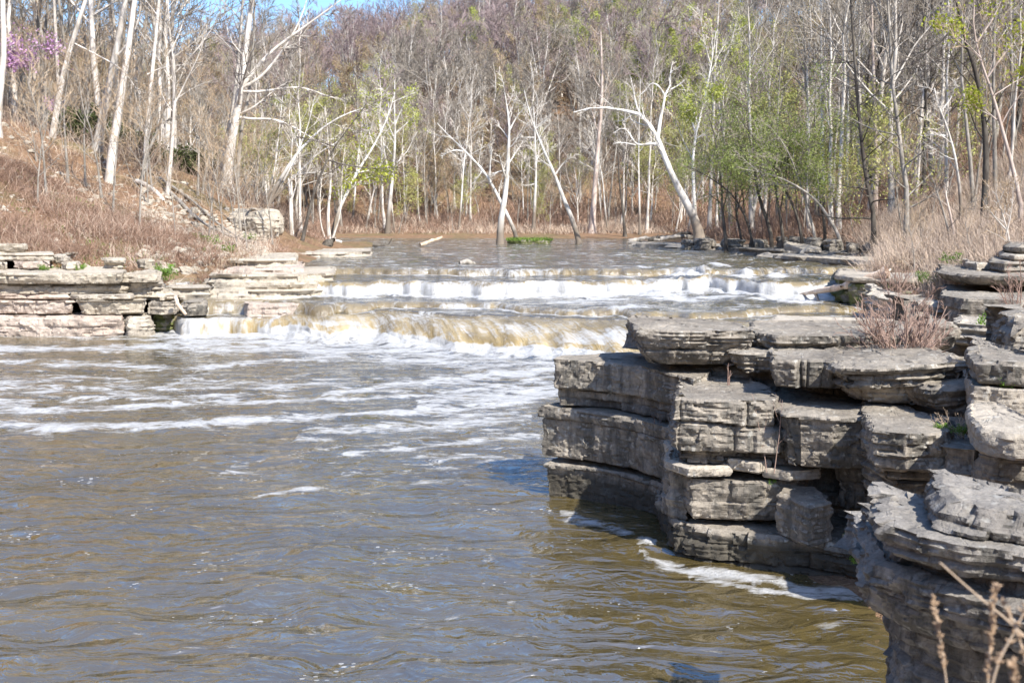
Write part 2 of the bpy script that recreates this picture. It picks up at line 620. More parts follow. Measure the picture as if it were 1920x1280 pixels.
# scum held against the foot of the right cliff
pline([(1200, 1035), (1240, 1052), (1300, 1068), (1400, 1082), (1500, 1098), (1610, 1104), (1700, 1130)], 0.50, 0.67)
pline([(1290, 1080), (1380, 1098), (1480, 1112), (1600, 1122), (1700, 1140)], 0.30, 0.60)
pline([(1050, 962), (1130, 985), (1230, 1020)], 0.35, 0.52)
pline([(1400, 1140), (1500, 1160), (1600, 1175)], 0.35, 0.42)
pline([(420, 880), (700, 860), (900, 850), (1010, 845)], 0.9, 0.42)
pline([(560, 812), (760, 800), (1000, 780)], 1.4, 0.54)
base_noise = 0.12 + 0.09 * fbm(xyz(WX * 0.12, WY * 0.12, 0), 3, 17)
addf(np.where(WZ < 0.01, base_noise, 0.36))
foam = foam + 0.10 * fbm(xyz(WX * 0.35, WY * 0.6, 0), 3, 19) * (foam < 0.9)

# waves
near = 1.0 / (1 + (WY / 30.0) ** 2)
_wx = WX + 0.5 * vn(xyz(WX * 0.5, WY * 0.5, 4), 60); _wy = WY + 0.5 * vn(xyz(WX * 0.5, WY * 0.5, 8), 59)
wv = 0.05 * (0.5 - np.abs(fbm(xyz(_wx * 0.7, _wy * 1.5, 0), 2, 61))) + 0.045 * fbm(xyz(_wx * 0.8 + 0.3 * WY, _wy * 1.7, 0), 2, 62) + 0.022 * fbm(xyz(_wx * 2.2, _wy * 4.2 + WX, 0), 3, 67)
wv = wv - 0.025
wv = wv * np.clip(1.15 - 0.02 * WY, 0.5, 1.2)
turb = np.clip(foam - 0.45, 0, 1)
rough_w = fbm(xyz(WX * 1.6, WY * 1.6, WZ), 4, 71)
wv = wv + np.where(WZ < 0.01, 0.16, 0.14) * turb * rough_w
# heaped water along the foot of the main fall
bd = np.exp(-((WY - Y1[None] + 0.35) / 0.5) ** 2) * (0.35 + 0.65 * sstep(470, 560, pxg))
wv = wv + bd * (0.10 + 0.14 * np.abs(vn(xyz(WX * 1.4, WY, 0), 77)) + 0.08 * vn(xyz(WX * 4, WY * 4, 0), 78))
bd = np.exp(-((WY - Y2[None] + 0.3) / 0.4) ** 2)
wv = wv + bd * (0.05 + 0.10 * np.abs(vn(xyz(WX * 1.7, WY, 0), 79)))
# standing waves in the rapids on the right
rap = sstep(2, 6, WX) * sstep(33, 36, WY) * (1 - sstep(60, 72, WY))
wv = wv + rap * (0.15 * fbm(xyz(WX * 0.55, WY * 0.5, 0), 3, 83) + 0.06 * fbm(xyz(WX * 2, WY * 1.6, 0), 3, 84))
for px, py, z, h, s in ((1455, 522, Z2, .22, .5), (1350, 500, Z3, .20, .6), (1400, 508, Z3, .16, .5), (1290, 545, Z1B, .3, 1.0), (1180, 590, Z1, .15, .8), (1500, 538, Z2, .2, 1.0), (1240, 528, Z2, .2, 1.2)):
    yb = Yof(py, z); xb = Xof(px, yb, z)
    g = np.exp(-((WX - xb) / s) ** 2 - ((WY - yb) / (s * .8)) ** 2)
    wv = wv + h * g * (0.7 + 0.5 * fbm(xyz(WX * 4, WY * 4, 0), 3, 90))
    addf(g * 0.95)
bulge = 0.10 * vn(xyz(WX * 0.75, WY * 0.2, 0), 95) + 0.035 * vn(xyz(WX * 3.0 + WY, WY * 0.4, 0), 96)
wv = wv + band1 * bulge * (pxg > 470) + band2 * 0.05 * vn(xyz(WX * 3, 0, 0), 97)
WZd = WZ + wv * (1 - 0.0 * WF)
# small ribs on the sheet of falling water
WYd = WY - WF * (0.05 * vn(xyz(WX * 5, 0, 0), 101) + 0.03 * vn(xyz(WX * 14, 0, 0), 102)) * (WF > 0.05)


def mat_water():
    b = NB('river_water')
    p = b.pos()
    foam_a = b.attr('foam')
    fall_a = b.attr('fall')
    stre = b.attr('flow', 'Vector')
    # body colour: silty brown, warmer and brighter where a sheet is thin
    n0 = b.noise(p, 0.35, 3, 0.5)
    body = b.ramp(n0, [(0.3, (0.076, 0.057, 0.020)), (0.7, (0.108, 0.082, 0.032))])
    ns = b.noise(b.mapv(stre, (1.2, 0.40, 1)), 1.0, 6, 0.52, 0.6)
    gold = b.ramp(ns, [(0.28, (0.15, 0.11, 0.048)), (0.5, (0.31, 0.232, 0.105)), (0.68, (0.45, 0.35, 0.18)), (0.85, (0.58, 0.50, 0.35))])
    body = b.mix(b.math('MULTIPLY', fall_a, 1.0, clamp=True), body, gold)
    # foam
    warp = b.n('ShaderNodeTexNoise'); warp.inputs['Scale'].default_value = 0.8; warp.inputs['Detail'].default_value = 3
    b.l(p, warp.inputs['Vector'])
    mixv = b.n('ShaderNodeVectorMath', operation='MULTIPLY_ADD')
    b.l(warp.outputs['Color'], mixv.inputs[0]); mixv.inputs[1].default_value = (0.9, 0.9, 0.0); b.l(p, mixv.inputs[2])
    pw = mixv.outputs[0]
    na = b.noise(b.mapv(pw, (0.75, 1.5, 1)), 1.3, 9, 0.68)
    nb = b.noise(b.mapv(stre, (4.5, 0.8, 1)), 1.0, 8, 0.66, 0.5)
    nf = b.mix(fall_a, na, nb)
    lace = b.noise(b.mapv(pw, (3.2, 6.5, 1)), 1.0, 6, 0.7)
    nf = b.math('MULTIPLY_ADD', b.math('SUBTRACT', lace, 0.5), 0.55, nf)
    th = b.math('MULTIPLY_ADD', foam_a, -0.58, 0.83)
    m = b.math('MULTIPLY_ADD', b.math('SUBTRACT', nf, th), b.math('MULTIPLY_ADD', fall_a, -3.5, 7.0), 0.5, clamp=True)
    # loose flecks drifting on the pool
    vf = b.voro(b.mapv(p, (1.0, 1.6, 1)), 9.0)
    sel = b.noise(p, 1.1, 4, 0.6)
    fl = b.math('LESS_THAN', vf, b.math('MULTIPLY_ADD', b.math('SUBTRACT', sel, 0.53), 1.7, 0.0))
    fl = b.math('MULTIPLY', fl, b.math('SUBTRACT', 1.0, fall_a))
    m = b.math('MAXIMUM', m, b.math('MULTIPLY', fl, 0.75))
    foamc = b.ramp(b.mix(fall_a, b.noise(p, 6.0, 6, 0.75), b.noise(b.mapv(stre, (7.0, 1.2, 1)), 1.0, 6, 0.7)), [(0.3, (0.26, 0.25, 0.23)), (0.5, (0.44, 0.44, 0.43)), (0.7, (0.58, 0.58, 0.59))])
    # ripples
    r1 = b.noise(b.mapv(pw, (1.1, 2.6, 1)), 1.0, 2, 0.45, 0.6)
    r2 = b.noise(b.mapv(pw, (4.0, 8.0, 2)), 1.0, 3, 0.5, 0.8)
    r2m = b.math('MULTIPLY_ADD', r2, 0.28, r1)
    hh = b.mix(fall_a, r2m, b.math('MULTIPLY', nb, 1.0))
    bm = b.bump(hh, 1.0, 0.15)
    bf = b.bump(b.noise(p, 16.0, 6, 0.7), 0.8, 0.05)
    b.l(body, b.b.inputs['Base Color'])
    b.b.inputs['Roughness'].default_value = 0.06
    b.l(b.math('MULTIPLY_ADD', fall_a, -2.2, 3.7), b.b.inputs['IOR'])
    b.b.inputs['Specular IOR Level'].default_value = 0.5
    b.l(bm, b.b.inputs['Normal'])
    d = b.n('ShaderNodeBsdfPrincipled')
    b.l(foamc, d.inputs['Base Color']); d.inputs['Roughness'].default_value = 0.6
    d.inputs['Subsurface Weight'].default_value = 0.0
    b.l(bf, d.inputs['Normal'])
    mx = b.n('ShaderNodeMixShader')
    b.l(m, mx.inputs[0]); b.l(b.b.outputs[0], mx.inputs[1]); b.l(d.outputs[0], mx.inputs[2])
    b.l(mx.outputs[0], b.out.inputs['Surface'])
    return b.m


M['water'] = mat_water()
wo = mk('river_water', xyz(WX, WYd, WZd), grid_quads(NR, NC), mats=[M['water']])
tag(wo, kind='structure')
for nm, arr in (('foam', foam), ('fall', WF * np.where(band1, 1.0, np.where(band2, 0.8, 0.55)))):
    a = wo.data.attributes.new(nm, 'FLOAT', 'POINT')
    a.data.foreach_set('value', np.clip(arr, 0, 1.3).astype(np.float32).ravel())
arc = np.cumsum(np.concatenate([np.zeros((1, NC)), np.hypot(np.diff(WY, axis=0), np.diff(WZ, axis=0))]), axis=0)
sk = 0.35 * np.clip(WY - Y1[None], -2, 3) * (pxg > 500) * (WY < 38)
a = wo.data.attributes.new('flow', 'FLOAT_VECTOR', 'POINT')
a.data.foreach_set('vector', xyz(WX + sk, arc, 0 * arc).astype(np.float32).ravel())


# ------------------------------------------------------------------ rock
def mat_rock(name, cols, stain=0.6, stain_c=(0.10, 0.095, 0.085), band=0.5, bumpd=0.03, sc=1.0, moss=0.0, wetz=None):
    b = NB(name)
    p = b.pos()
    big = b.noise(p, 0.9 * sc, 5, 0.6)
    fine = b.noise(p, 22.0 * sc, 6, 0.75)
    mid = b.noise(p, 5.0 * sc, 6, 0.7)
    c = b.ramp(big, [(0.25, cols[0]), (0.5, cols[1]), (0.75, cols[2])])
    c = b.mix(0.45, c, b.ramp(mid, [(0.3, cols[0]), (0.6, cols[1]), (0.8, cols[2])]))
    # bedding lines
    lam = b.noise(b.mapv(p, (0.5, 0.5, 16.0)), 1.0 * sc, 5, 0.65)
    c = b.mix(band, c, b.mix(1.0, c, b.ramp(lam, [(0.32, 0.45), (0.5, 1.0), (0.7, 1.12)]), 'MULTIPLY'))
    # weather streaks running down the face
    st = b.noise(b.mapv(p, (3.2, 3.2, 0.45)), 1.3 * sc, 6, 0.7)
    geo = b.n('ShaderNodeNewGeometry')
    sx = b.n('ShaderNodeSeparateXYZ'); b.l(geo.outputs['Normal'], sx.inputs[0])
    up = b.math('GREATER_THAN', sx.outputs[2], 0.6)
    stm = b.math('MULTIPLY', b.ramp(st, [(0.42, 0.0), (0.57, stain)]), b.math('SUBTRACT', 1.0, b.math('MULTIPLY', up, 0.7)))
    c = b.mix(stm, c, stain_c)
    fk = b.ramp(fine, [(0.25, 0.55), (0.5, 1.0), (0.8, 1.2)])
    c = b.mix(1.0, c, fk, 'MULTIPLY')
    # lichen spots
    ls = b.math('MULTIPLY', b.ramp(b.noise(p, 11.0, 3, 0.5), [(0.62, 0.0), (0.68, 1.0)]), 0.35)
    c = b.mix(ls, c, (0.52, 0.51, 0.46))
    if moss:
        mm = b.ramp(b.noise(p, 1.6, 5, 0.7), [(0.60 - moss * 0.15, 0.0), (0.66 - moss * 0.15, 0.8)])
        c = b.mix(mm, c, (0.09, 0.11, 0.02))
    if wetz is not None:
        sp = b.n('ShaderNodeSeparateXYZ'); b.l(p, sp.inputs[0])
        wz = b.math('MULTIPLY_ADD', b.math('ADD', sp.outputs[2], b.math('MULTIPLY', big, -0.12)), -12.0, 12 * wetz, clamp=True)
        c = b.mix(b.math('MULTIPLY', wz, 0.85), c, (0.045, 0.04, 0.03))
    crack = b.voro(b.mapv(p, (1.3, 1.3, 2.6)), 2.2 * sc, 'DISTANCE_TO_EDGE')
    ck = b.ramp(b.math('ADD', crack, b.math('MULTIPLY', b.math('SUBTRACT', mid, 0.5), 0.12)), [(0.0, 0.0), (0.03, 1.0)])
    h = b.math('ADD', b.math('MULTIPLY', fine, 0.30), b.math('ADD', b.math('MULTIPLY', mid, 0.8), b.math('ADD', b.math('MULTIPLY', lam, 0.7), b.math('MULTIPLY', ck, 0.10))))
    return b.fin(c, 0.9, b.bump(h, 1.0, bumpd), 0.25)


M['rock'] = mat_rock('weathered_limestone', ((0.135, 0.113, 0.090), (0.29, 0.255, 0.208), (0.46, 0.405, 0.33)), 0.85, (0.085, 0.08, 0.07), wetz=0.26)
M['rock_dark'] = mat_rock('greyer_limestone', ((0.13, 0.115, 0.098), (0.28, 0.255, 0.222), (0.45, 0.41, 0.355)), 0.8, (0.075, 0.07, 0.06), bumpd=0.03, sc=1.6)  # near the cliff limestone in tone, greyer in hue, with finer grain
M['rock_pale'] = mat_rock('pale_limestone', ((0.28, 0.24, 0.185), (0.44, 0.385, 0.305), (0.58, 0.52, 0.43)), 0.30, (0.25, 0.22, 0.18), 0.45, bumpd=0.05, sc=0.6, wetz=0.10)
M['rock_pink'] = mat_rock('pink_limestone', ((0.31, 0.245, 0.20), (0.47, 0.385, 0.32), (0.59, 0.51, 0.44)), 0.30, (0.22, 0.19, 0.16), 0.4, bumpd=0.05, sc=0.6)
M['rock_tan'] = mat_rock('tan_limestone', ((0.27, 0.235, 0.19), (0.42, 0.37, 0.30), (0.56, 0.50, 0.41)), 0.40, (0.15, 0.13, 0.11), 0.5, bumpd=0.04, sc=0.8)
M['rock_moss'] = mat_rock('mossy_limestone', ((0.13, 0.12, 0.09), (0.25, 0.22, 0.17), (0.36, 0.33, 0.27)), 0.5, bumpd=0.03, moss=0.9)


def resample(P, n):
    P = np.asarray(P, float)
    d = np.concatenate([[0], np.cumsum(np.linalg.norm(np.diff(P, axis=0), axis=1))])
    s = np.linspace(0, d[-1], n)
    return np.stack([np.interp(s, d, P[:, k]) for k in range(P.shape[1])], 1), s


RSEED = [100]


def rock(name, poly, z0, z1, label, cat='rock ledge', mat='rock', res=0.03, layer=(0.10, 0.28), setb=0.06, crev=0.07, joint=(0.5, 1.6), rough=0.05,
         under=0.0, edge=0.05, tilt=(0, 0), group=None, topn=0.02, seed=None, parent=None, taper=0.0):
    """a limestone block: plan polygon (counter-clockwise), bedding layers, joints, chipped edges"""
    RSEED[0] += 7
    sd_ = RSEED[0] if seed is None else seed
    rg = np.random.default_rng(sd_)
    poly = np.asarray(poly, float)
    ar = 0.5 * np.sum(poly[:, 0] * np.roll(poly[:, 1], -1) - np.roll(poly[:, 0], -1) * poly[:, 1])
    if ar < 0:
        poly = poly[::-1]
    cl = np.vstack([poly, poly[:1]])
    per = np.sum(np.linalg.norm(np.diff(cl, axis=0), axis=1))
    N = max(24, int(per / res))
    P, s = resample(cl, N + 1)
    P, s = P[:-1], s[:-1]
    for _ in range(max(1, int(0.05 / res)) + 1):
        P = 0.25 * np.roll(P, 1, 0) + 0.5 * P + 0.25 * np.roll(P, -1, 0)
    T = np.roll(P, -2, 0) - np.roll(P, 2, 0)
    T /= np.linalg.norm(T, axis=1)[:, None] + 1e-9
    Nn = np.stack([T[:, 1], -T[:, 0]], 1)
    H = z1 - z0
    K = max(6, int(H / res))
    t = np.linspace(0, 1, K)
    z = z0 + H * t
    # layers
    zb = [z0]
    while zb[-1] < z1:
        zb.append(zb[-1] + rg.uniform(*layer))
    if len(zb) > 2 and zb[-1] - z1 > 0.4 * layer[0]:
        zb[-2] = 0.5 * (zb[-2] + z1)
    zb[-1] = z1 + 1
    off = np.zeros((K, N))
    wob = 0.025 * vn(xyz(P[:, 0] * 1.5, P[:, 1] * 1.5, 0), sd_)
    Zg = z[:, None] + wob[None] * min(1, H / 0.4)
    for k in range(len(zb) - 1):
        zl, zh = zb[k], zb[k + 1]
        m = (Zg >= zl) & (Zg < zh)
        if k == 0:
            m = m | (Zg < zl)
        o = rg.uniform(-setb, setb * 0.4)
        js = [rg.uniform(0, joint[1])]
        while js[-1] < per:
            js.append(js[-1] + joint[0] * 0.5 + (joint[1] - joint[0] * 0.5) * rg.random() ** 2 * 2.2)
        js = np.array(js)
        idx = np.searchsorted(js, s)
        bo = rg.uniform(-setb, setb * 0.5, len(js) + 1)
        bo[0] = bo[-1]
        d = np.min(np.abs(s[:, None] - js[None]), 1)
        jd = rg.uniform(0.0, 0.8) * crev * np.exp(-(d / (res * 0.9 + 0.006)) ** 2)
        sl = rg.uniform(-1, 1, len(js) + 1) * setb * 0.6
        ph = (s - np.concatenate([[0], js])[idx]) / np.mean(joint)
        off = np.where(m, o + (0.75 * bo[idx] + sl[idx] * ph - jd)[None], off)
    for zc in zb[1:-1]:
        dep = crev * rg.uniform(0.3, 1.3) * np.clip(0.6 + 0.9 * vn(xyz(P[:, 0] * 1.2, P[:, 1] * 1.2, zc * 9), sd_ + 2), 0.0, 1.6)
        wd = rg.uniform(0.6, 1.3) * max(0.012, res * 0.8)
        off -= dep[None] * np.exp(-((Zg - zc) / wd) ** 2)
    zz = (Zg * (9.0 / max(0.6, 30 * res)) * 3.0)
    bed = vn(xyz(P[None, :, 0] * 0.8 + 0 * zz, P[None, :, 1] * 0.8 + 0 * zz, zz), sd_ + 3)
    bed2 = vn(xyz(P[None, :, 0] * 1.5 + 0 * zz, P[None, :, 1] * 1.5 + 0 * zz, zz * 2.3), sd_ + 4)
    bm_ = np.clip(0.25 + 1.9 * vn(xyz(P[:, 0] * 0.9, P[:, 1] * 0.9, 5), sd_ + 6), 0, 1.3)[None]
    off += rough * (0.34 * np.sign(bed) * np.abs(bed) ** 0.6 + 0.16 * bed2) * bm_
    off -= under * (1 - t[:, None]) ** 1.7
    off -= taper * t[:, None]
    edge = edge * 0.6
    er = edge * (0.6 + 0.8 * (0.5 + 0.5 * vn(xyz(P[:, 0] * 2.5, P[:, 1] * 2.5, 3), sd_ + 5)))
    dt = np.clip((z[:, None] - (z1 - er[None])) / er[None], 0, 1)
    off -= er[None] * (1 - np.sqrt(np.clip(1 - dt ** 2, 0, 1)))
    db = np.clip(((z0 + er[None] * 0.7) - z[:, None]) / (er[None] * 0.7), 0, 1)
    off -= er[None] * 0.7 * (1 - np.sqrt(np.clip(1 - db ** 2, 0, 1)))
    X = P[None, :, 0] + Nn[None, :, 0] * off
    Yy = P[None, :, 1] + Nn[None, :, 1] * off
    Z = np.broadcast_to(z[:, None], X.shape).copy()
    c = P.mean(0)
    side = np.stack([X, Yy, Z], -1)
    # top and bottom caps as shrinking rings
    rad = np.mean(np.linalg.norm(P - c, axis=1))
    nt_ = int(np.clip(rad / (res * 2.2), 8, 46))
    u = (np.linspace(0, 1, nt_ + 1)[1:]) ** 1.0
    u = np.minimum(u, 0.995)
    top = []
    for uu in u:
        ring = c[None] + (side[-1, :, :2] - c[None]) * (1 - uu)
        top.append(np.concatenate([ring, np.full((N, 1), z1)], 1))
    bot = []
    for uu in (0.995, 0.6, 0.3, 0.12):
        ring = c[None] + (side[0, :, :2] - c[None]) * (1 - uu)
        bot.append(np.concatenate([ring, np.full((N, 1), z0 + 0.02 * (1 - uu))], 1))
    G = np.concatenate([np.array(bot), side, np.array(top)], 0)
    # broken bedding on top: terraces of a few millimetres to centimetres
    ntop = nt_
    tp = G[-ntop:]
    th = fbm(tp * np.array([1.1, 1.1, 1]), 4, sd_ + 9)
    ter = np.round(th * 5) / 5 * 0.7 + th * 0.3
    G[-ntop:, :, 2] += topn * 2.2 * ter * np.clip(u / 0.12, 0, 1)[:, None] - topn
    # erosion in 3-D
    nrm = np.zeros_like(G)
    dxy = G[..., :2] - c[None, None]
    nrm[4:4 + K, :, 0] = Nn[None, :, 0]; nrm[4:4 + K, :, 1] = Nn[None, :, 1]
    nrm[-ntop:, :, 2] = 0.35
    fd = ((1 - u) ** 3)[:, None]
    nrm[-ntop:, :, 0] = Nn[None, :, 0] * fd; nrm[-ntop:, :, 1] = Nn[None, :, 1] * fd
    nrm[3, :, 0] = Nn[:, 0] * 0.3; nrm[3, :, 1] = Nn[:, 1] * 0.3
    n1 = fbm(G * np.array([1.6, 1.6, 2.4]), 4, sd_ + 20)
    n2 = fbm(G * np.array([7, 7, 15.0]), 3, sd_ + 30)
    n3 = 1 - np.abs(fbm(G * np.array([4.0, 4.0, 6.0]), 3, sd_ + 35)) * 2
    Gw = G + 0.06 * np.stack([vn(G * 4, 1), vn(G * 4, 2), vn(G * 4, 3)], -1)
    fq = 0.30 / max(rough, 0.03)
    f1_ = facet(Gw * np.array([fq * 0.8, fq * 0.8, fq * 1.3]), sd_ + 50)
    f2_ = facet(Gw * np.array([fq * 2.2, fq * 2.2, fq * 4.0]), sd_ + 60)
    G = G + nrm * (rough * 1.0 * n1 + rough * 0.30 * n2 - rough * 0.5 * np.clip(n3 - 0.6, 0, 1) + rough * 0.55 * f1_ + rough * 0.30 * f2_)[..., None]
    G[..., 2] += tilt[0] * dxy[..., 0] + tilt[1] * dxy[..., 1]
    org = np.array([c[0], c[1], z0])
    o = mk(name, G - org, grid_quads(G.shape[0], N, closed=True), mats=[M[mat]], smooth=True, sharp=32, loc=org, parent=parent)
    if parent is None:
        tag(o, label, cat, group, 'thing')
    return o


def front(name, pts, pyt, pyb, label, cat='rock ledge', back=2.0, refY=None, zt=None, zb=None, skew=0.0, **kw):
    """block whose front edge is given as [(photo column, depth)...] left to right and whose top / bottom rows are given at the front"""
    rY = refY if refY is not None else pts[0][1]
    z1 = Zof(pyt, rY) if zt is None else zt
    z0 = Zof(pyb, rY) if zb is None else zb
    zm = 0.5 * (z0 + z1)
    fr = [(Xof(px, Y, zm), Y) for px, Y in pts]
    if hasattr(back, '__len__'):
        br, bl = [(Xof(px, Y, zm), Y) for px, Y in back], []
    else:
        (xl, yl), (xr, yr) = fr[0], fr[-1]
        yb0, yb1 = yl + back, yr + back
        bl = [(max(xl, xl * yb0 / yl) + skew + 0.02, yb0)]
        br = [(xr if xr > 0 else xr * yb1 / yr, yb1)]
    poly = fr + br + bl
    return rock(name, poly, z0, z1, label, cat, **kw)

# ------------------------------------------------------------------ right-hand cliff
KR = dict(mat='rock')
RC = 'limestone blocks of the near cliff'
# far buttress, foot to top (front edge runs from the water's edge back to the left)
BKL = [(1420, 16.4), (1180, 15.9), (1045, 15.45)]
LB = [(1022, 15.0), (1100, 14.75), (1180, 14.3), (1262, 13.5)]
LT = [(1010, 15.1), (1100, 14.7), (1180, 14.2), (1262, 13.4)]
LU = [(1036, 15.05), (1110, 14.85), (1190, 14.4), (1300, 13.2)]
front('rock_ledge', LB, 0, 0, 'dark stained ledge at the waterline under the far corner of the near cliff', zb=-0.5, zt=0.43, back=BKL, res=0.022, layer=(0.25, 0.5), joint=(0.25, 0.8), setb=0.035, crev=0.04, rough=0.05, edge=0.05)
front('rock_ledge', LT, 0, 0, 'thick streaked block jutting farthest left over the water from the near cliff', zb=0.50, zt=1.02, back=BKL, res=0.02, layer=(0.3, 0.6), joint=(0.2, 0.6), setb=0.045, crev=0.05, rough=0.05, under=0.04, edge=0.04)
front('rock_ledge', LT, 0, 0, 'thin overhanging shelf halfway up the far corner of the near cliff', zb=1.03, zt=1.185, back=BKL, res=0.02, layer=(0.06, 0.14), joint=(0.4, 1.2), setb=0.03, crev=0.03, rough=0.035, edge=0.03)
front('rock_ledge', [(1040, 15.1), (1110, 14.95), (1190, 14.5), (1300, 13.3)], 0, 0, 'crumbling course of small broken blocks below the flat cliff top', zb=1.19, zt=1.43, back=BKL, res=0.02, layer=(0.05, 0.13), joint=(0.12, 0.35), setb=0.06, crev=0.05, rough=0.03, edge=0.02)
front('rock_ledge', LU, 0, 0, 'flat topped block forming the upper left corner of the near cliff', zb=1.43, zt=1.82, back=BKL, res=0.02, layer=(0.2, 0.5), joint=(0.2, 0.7), setb=0.05, crev=0.06, rough=0.05, edge=0.03, topn=0.012)
# near buttress
B0 = [(1240, 12.9), (1262, 12.15), (1340, 12.05), (1420, 12.0), (1520, 11.9), (1640, 11.5)]
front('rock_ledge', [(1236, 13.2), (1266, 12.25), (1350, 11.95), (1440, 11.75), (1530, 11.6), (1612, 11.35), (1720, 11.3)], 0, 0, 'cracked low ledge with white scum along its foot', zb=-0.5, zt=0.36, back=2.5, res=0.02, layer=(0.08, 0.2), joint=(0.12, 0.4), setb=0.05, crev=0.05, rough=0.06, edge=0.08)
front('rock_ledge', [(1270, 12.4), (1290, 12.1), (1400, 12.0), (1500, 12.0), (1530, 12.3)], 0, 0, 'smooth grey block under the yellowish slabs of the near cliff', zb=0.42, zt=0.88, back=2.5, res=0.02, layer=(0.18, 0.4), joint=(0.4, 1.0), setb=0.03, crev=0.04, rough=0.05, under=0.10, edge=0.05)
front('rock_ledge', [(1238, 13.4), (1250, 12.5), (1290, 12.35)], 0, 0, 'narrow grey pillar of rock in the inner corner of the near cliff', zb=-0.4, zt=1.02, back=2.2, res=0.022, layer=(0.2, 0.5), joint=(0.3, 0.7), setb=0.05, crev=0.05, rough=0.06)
front('rock_slab', [(1247, 12.4), (1290, 12.0), (1375, 12.05)], 0, 0, 'thin yellowish slab at the left end of the middle course', 'rock slab', zb=0.93, zt=1.04, back=2, mat='rock_tan', res=0.018, layer=(0.05, 0.12), setb=0.03, crev=0.02, rough=0.04, edge=0.05)
front('rock_slab', [(1370, 12.15), (1420, 11.95), (1450, 12.1)], 0, 0, 'small rounded yellowish stone wedged in the middle course', 'rock slab', zb=0.97, zt=1.10, back=1.5, mat='rock_tan', res=0.018, layer=(0.1, 0.2), setb=0.03, crev=0.02, rough=0.04, edge=0.06)
front('rock_slab', [(1428, 12.05), (1480, 11.85), (1545, 11.95)], 0, 0, 'pale yellowish slab roofing the dark hollow in the cliff', 'rock slab', zb=0.92, zt=1.03, back=2, mat='rock_tan', res=0.018, layer=(0.05, 0.12), setb=0.03, crev=0.02, rough=0.04, edge=0.05)
front('rock_ledge', [(1262, 12.3), (1340, 12.15), (1450, 12.1), (1560, 12.0), (1640, 12.0)], 0, 0, 'band of thin crumbling layers below the big upper blocks', zb=1.03, zt=1.22, back=2.5, res=0.018, layer=(0.025, 0.06), joint=(0.1, 0.35), setb=0.06, crev=0.04, rough=0.04, edge=0.03)
front('rock_ledge', [(1254, 12.4), (1260, 12.1), (1340, 11.98), (1460, 11.9), (1480, 12.2)], 0, 0, 'square block with stepped ledges at the outer corner of the near cliff', zb=1.20, zt=1.77, back=2.9, res=0.018, layer=(0.12, 0.3), joint=(0.2, 0.6), setb=0.07, crev=0.06, rough=0.05, edge=0.04, topn=0.012)
front('rock_ledge', [(1436, 12.2), (1462, 11.72), (1560, 11.5), (1650, 11.5), (1690, 11.8)], 0, 0, 'big sunlit block with a smooth face beside the square corner block', zb=1.10, zt=1.68, back=2.5, res=0.018, layer=(0.25, 0.5), joint=(0.6, 1.2), setb=0.05, crev=0.03, rough=0.05, under=0.12, edge=0.07)
front('rock_ledge', [(1556, 12.1), (1600, 11.95), (1660, 11.9)], 0, 0, 'recessed fractured wall above the dark hollow', zb=0.55, zt=1.06, back=1.5, res=0.02, layer=(0.08, 0.2), joint=(0.15, 0.4), setb=0.05, crev=0.05, rough=0.05, under=0.15)
front('rock_ledge', [(1480, 12.6), (1600, 12.5), (1720, 12.2)], 0, 0, 'back wall of the hollow in the near cliff', zb=0.2, zt=1.0, back=1.5, res=0.03, layer=(0.15, 0.3))
# the fallen cube
cx_, cy_ = Xof(1510, 11.6, 0.5), 11.65
rock('fallen_block', [(cx_ - .28, cy_ + .14), (cx_ - .02, cy_ - .28), (cx_ + .30, cy_ - .12), (cx_ + .22, cy_ + .36), (cx_ - .10, cy_ + .40)], 0.36, 0.80, 'squared fallen block with a flat top sitting on the low cracked ledge', 'rock', res=0.018,
     layer=(0.5, 0.6), setb=0.02, crev=0.02, rough=0.045, edge=0.05, tilt=(0.02, 0.12), topn=0.012, mat='rock')
front('rock_slab', [(1575, 11.55), (1600, 11.45), (1625, 11.5)], 0, 0, 'small greenish rubble stone at the mouth of the hollow', 'rock', zb=0.34, zt=0.46, back=0.3, mat='rock_moss', res=0.02, layer=(0.2, 0.3), edge=0.06)
front('rock_ledge', [(1598, 11.4), (1640, 10.9), (1700, 10.8)], 0, 0, 'mossy rock foot beside the scum at the end of the low ledge', zb=-0.5, zt=0.42, back=1.5, mat='rock_moss', res=0.022, layer=(0.3, 0.5), rough=0.07, edge=0.12)
front('rock_ledge', [(1616, 11.4), (1630, 10.6), (1700, 10.4), (1775, 10.45), (1790, 10.8)], 0, 0, 'forward block with a thinly bedded face near the white slab', zb=1.36, zt=1.72, back=2.2, res=0.018, layer=(0.05, 0.14), joint=(0.2, 0.6), setb=0.04, crev=0.04, rough=0.05, edge=0.04, topn=0.015)
front('rock_ledge', [(1602, 11.6), (1650, 10.85), (1720, 10.75), (1790, 10.7)], 0, 0, 'undercut tier beneath the forward block with many thin beds', zb=0.75, zt=1.35, back=2.2, res=0.02, layer=(0.05, 0.16), joint=(0.2, 0.5), setb=0.07, crev=0.05, rough=0.06, under=0.22)
front('rock_ledge', [(1756, 10.9), (1780, 10.3), (1850, 10.15)], 0, 0, 'shaded notch block right of the forward block', zb=1.2, zt=1.62, back=2, res=0.02, layer=(0.1, 0.3), setb=0.04)
front('rock_ledge', [(1826, 10.1), (1870, 9.8), (1990, 9.6)], 0, 0, 'squared block just under the white slab', zb=1.2, zt=1.66, back=2, res=0.02, layer=(0.2, 0.4), setb=0.03, edge=0.05)
front('rock_slab', [(1812, 10.1), (1830, 9.45), (1900, 9.2), (2020, 9.1)], 0, 0, 'clean whitish slab with a flat tilted top', 'rock slab', zb=1.76, zt=1.98, back=1.4, mat='rock_tan', res=0.02, layer=(0.3, 0.5), setb=0.02, crev=0.03, rough=0.03, edge=0.05, tilt=(0, 0.04))
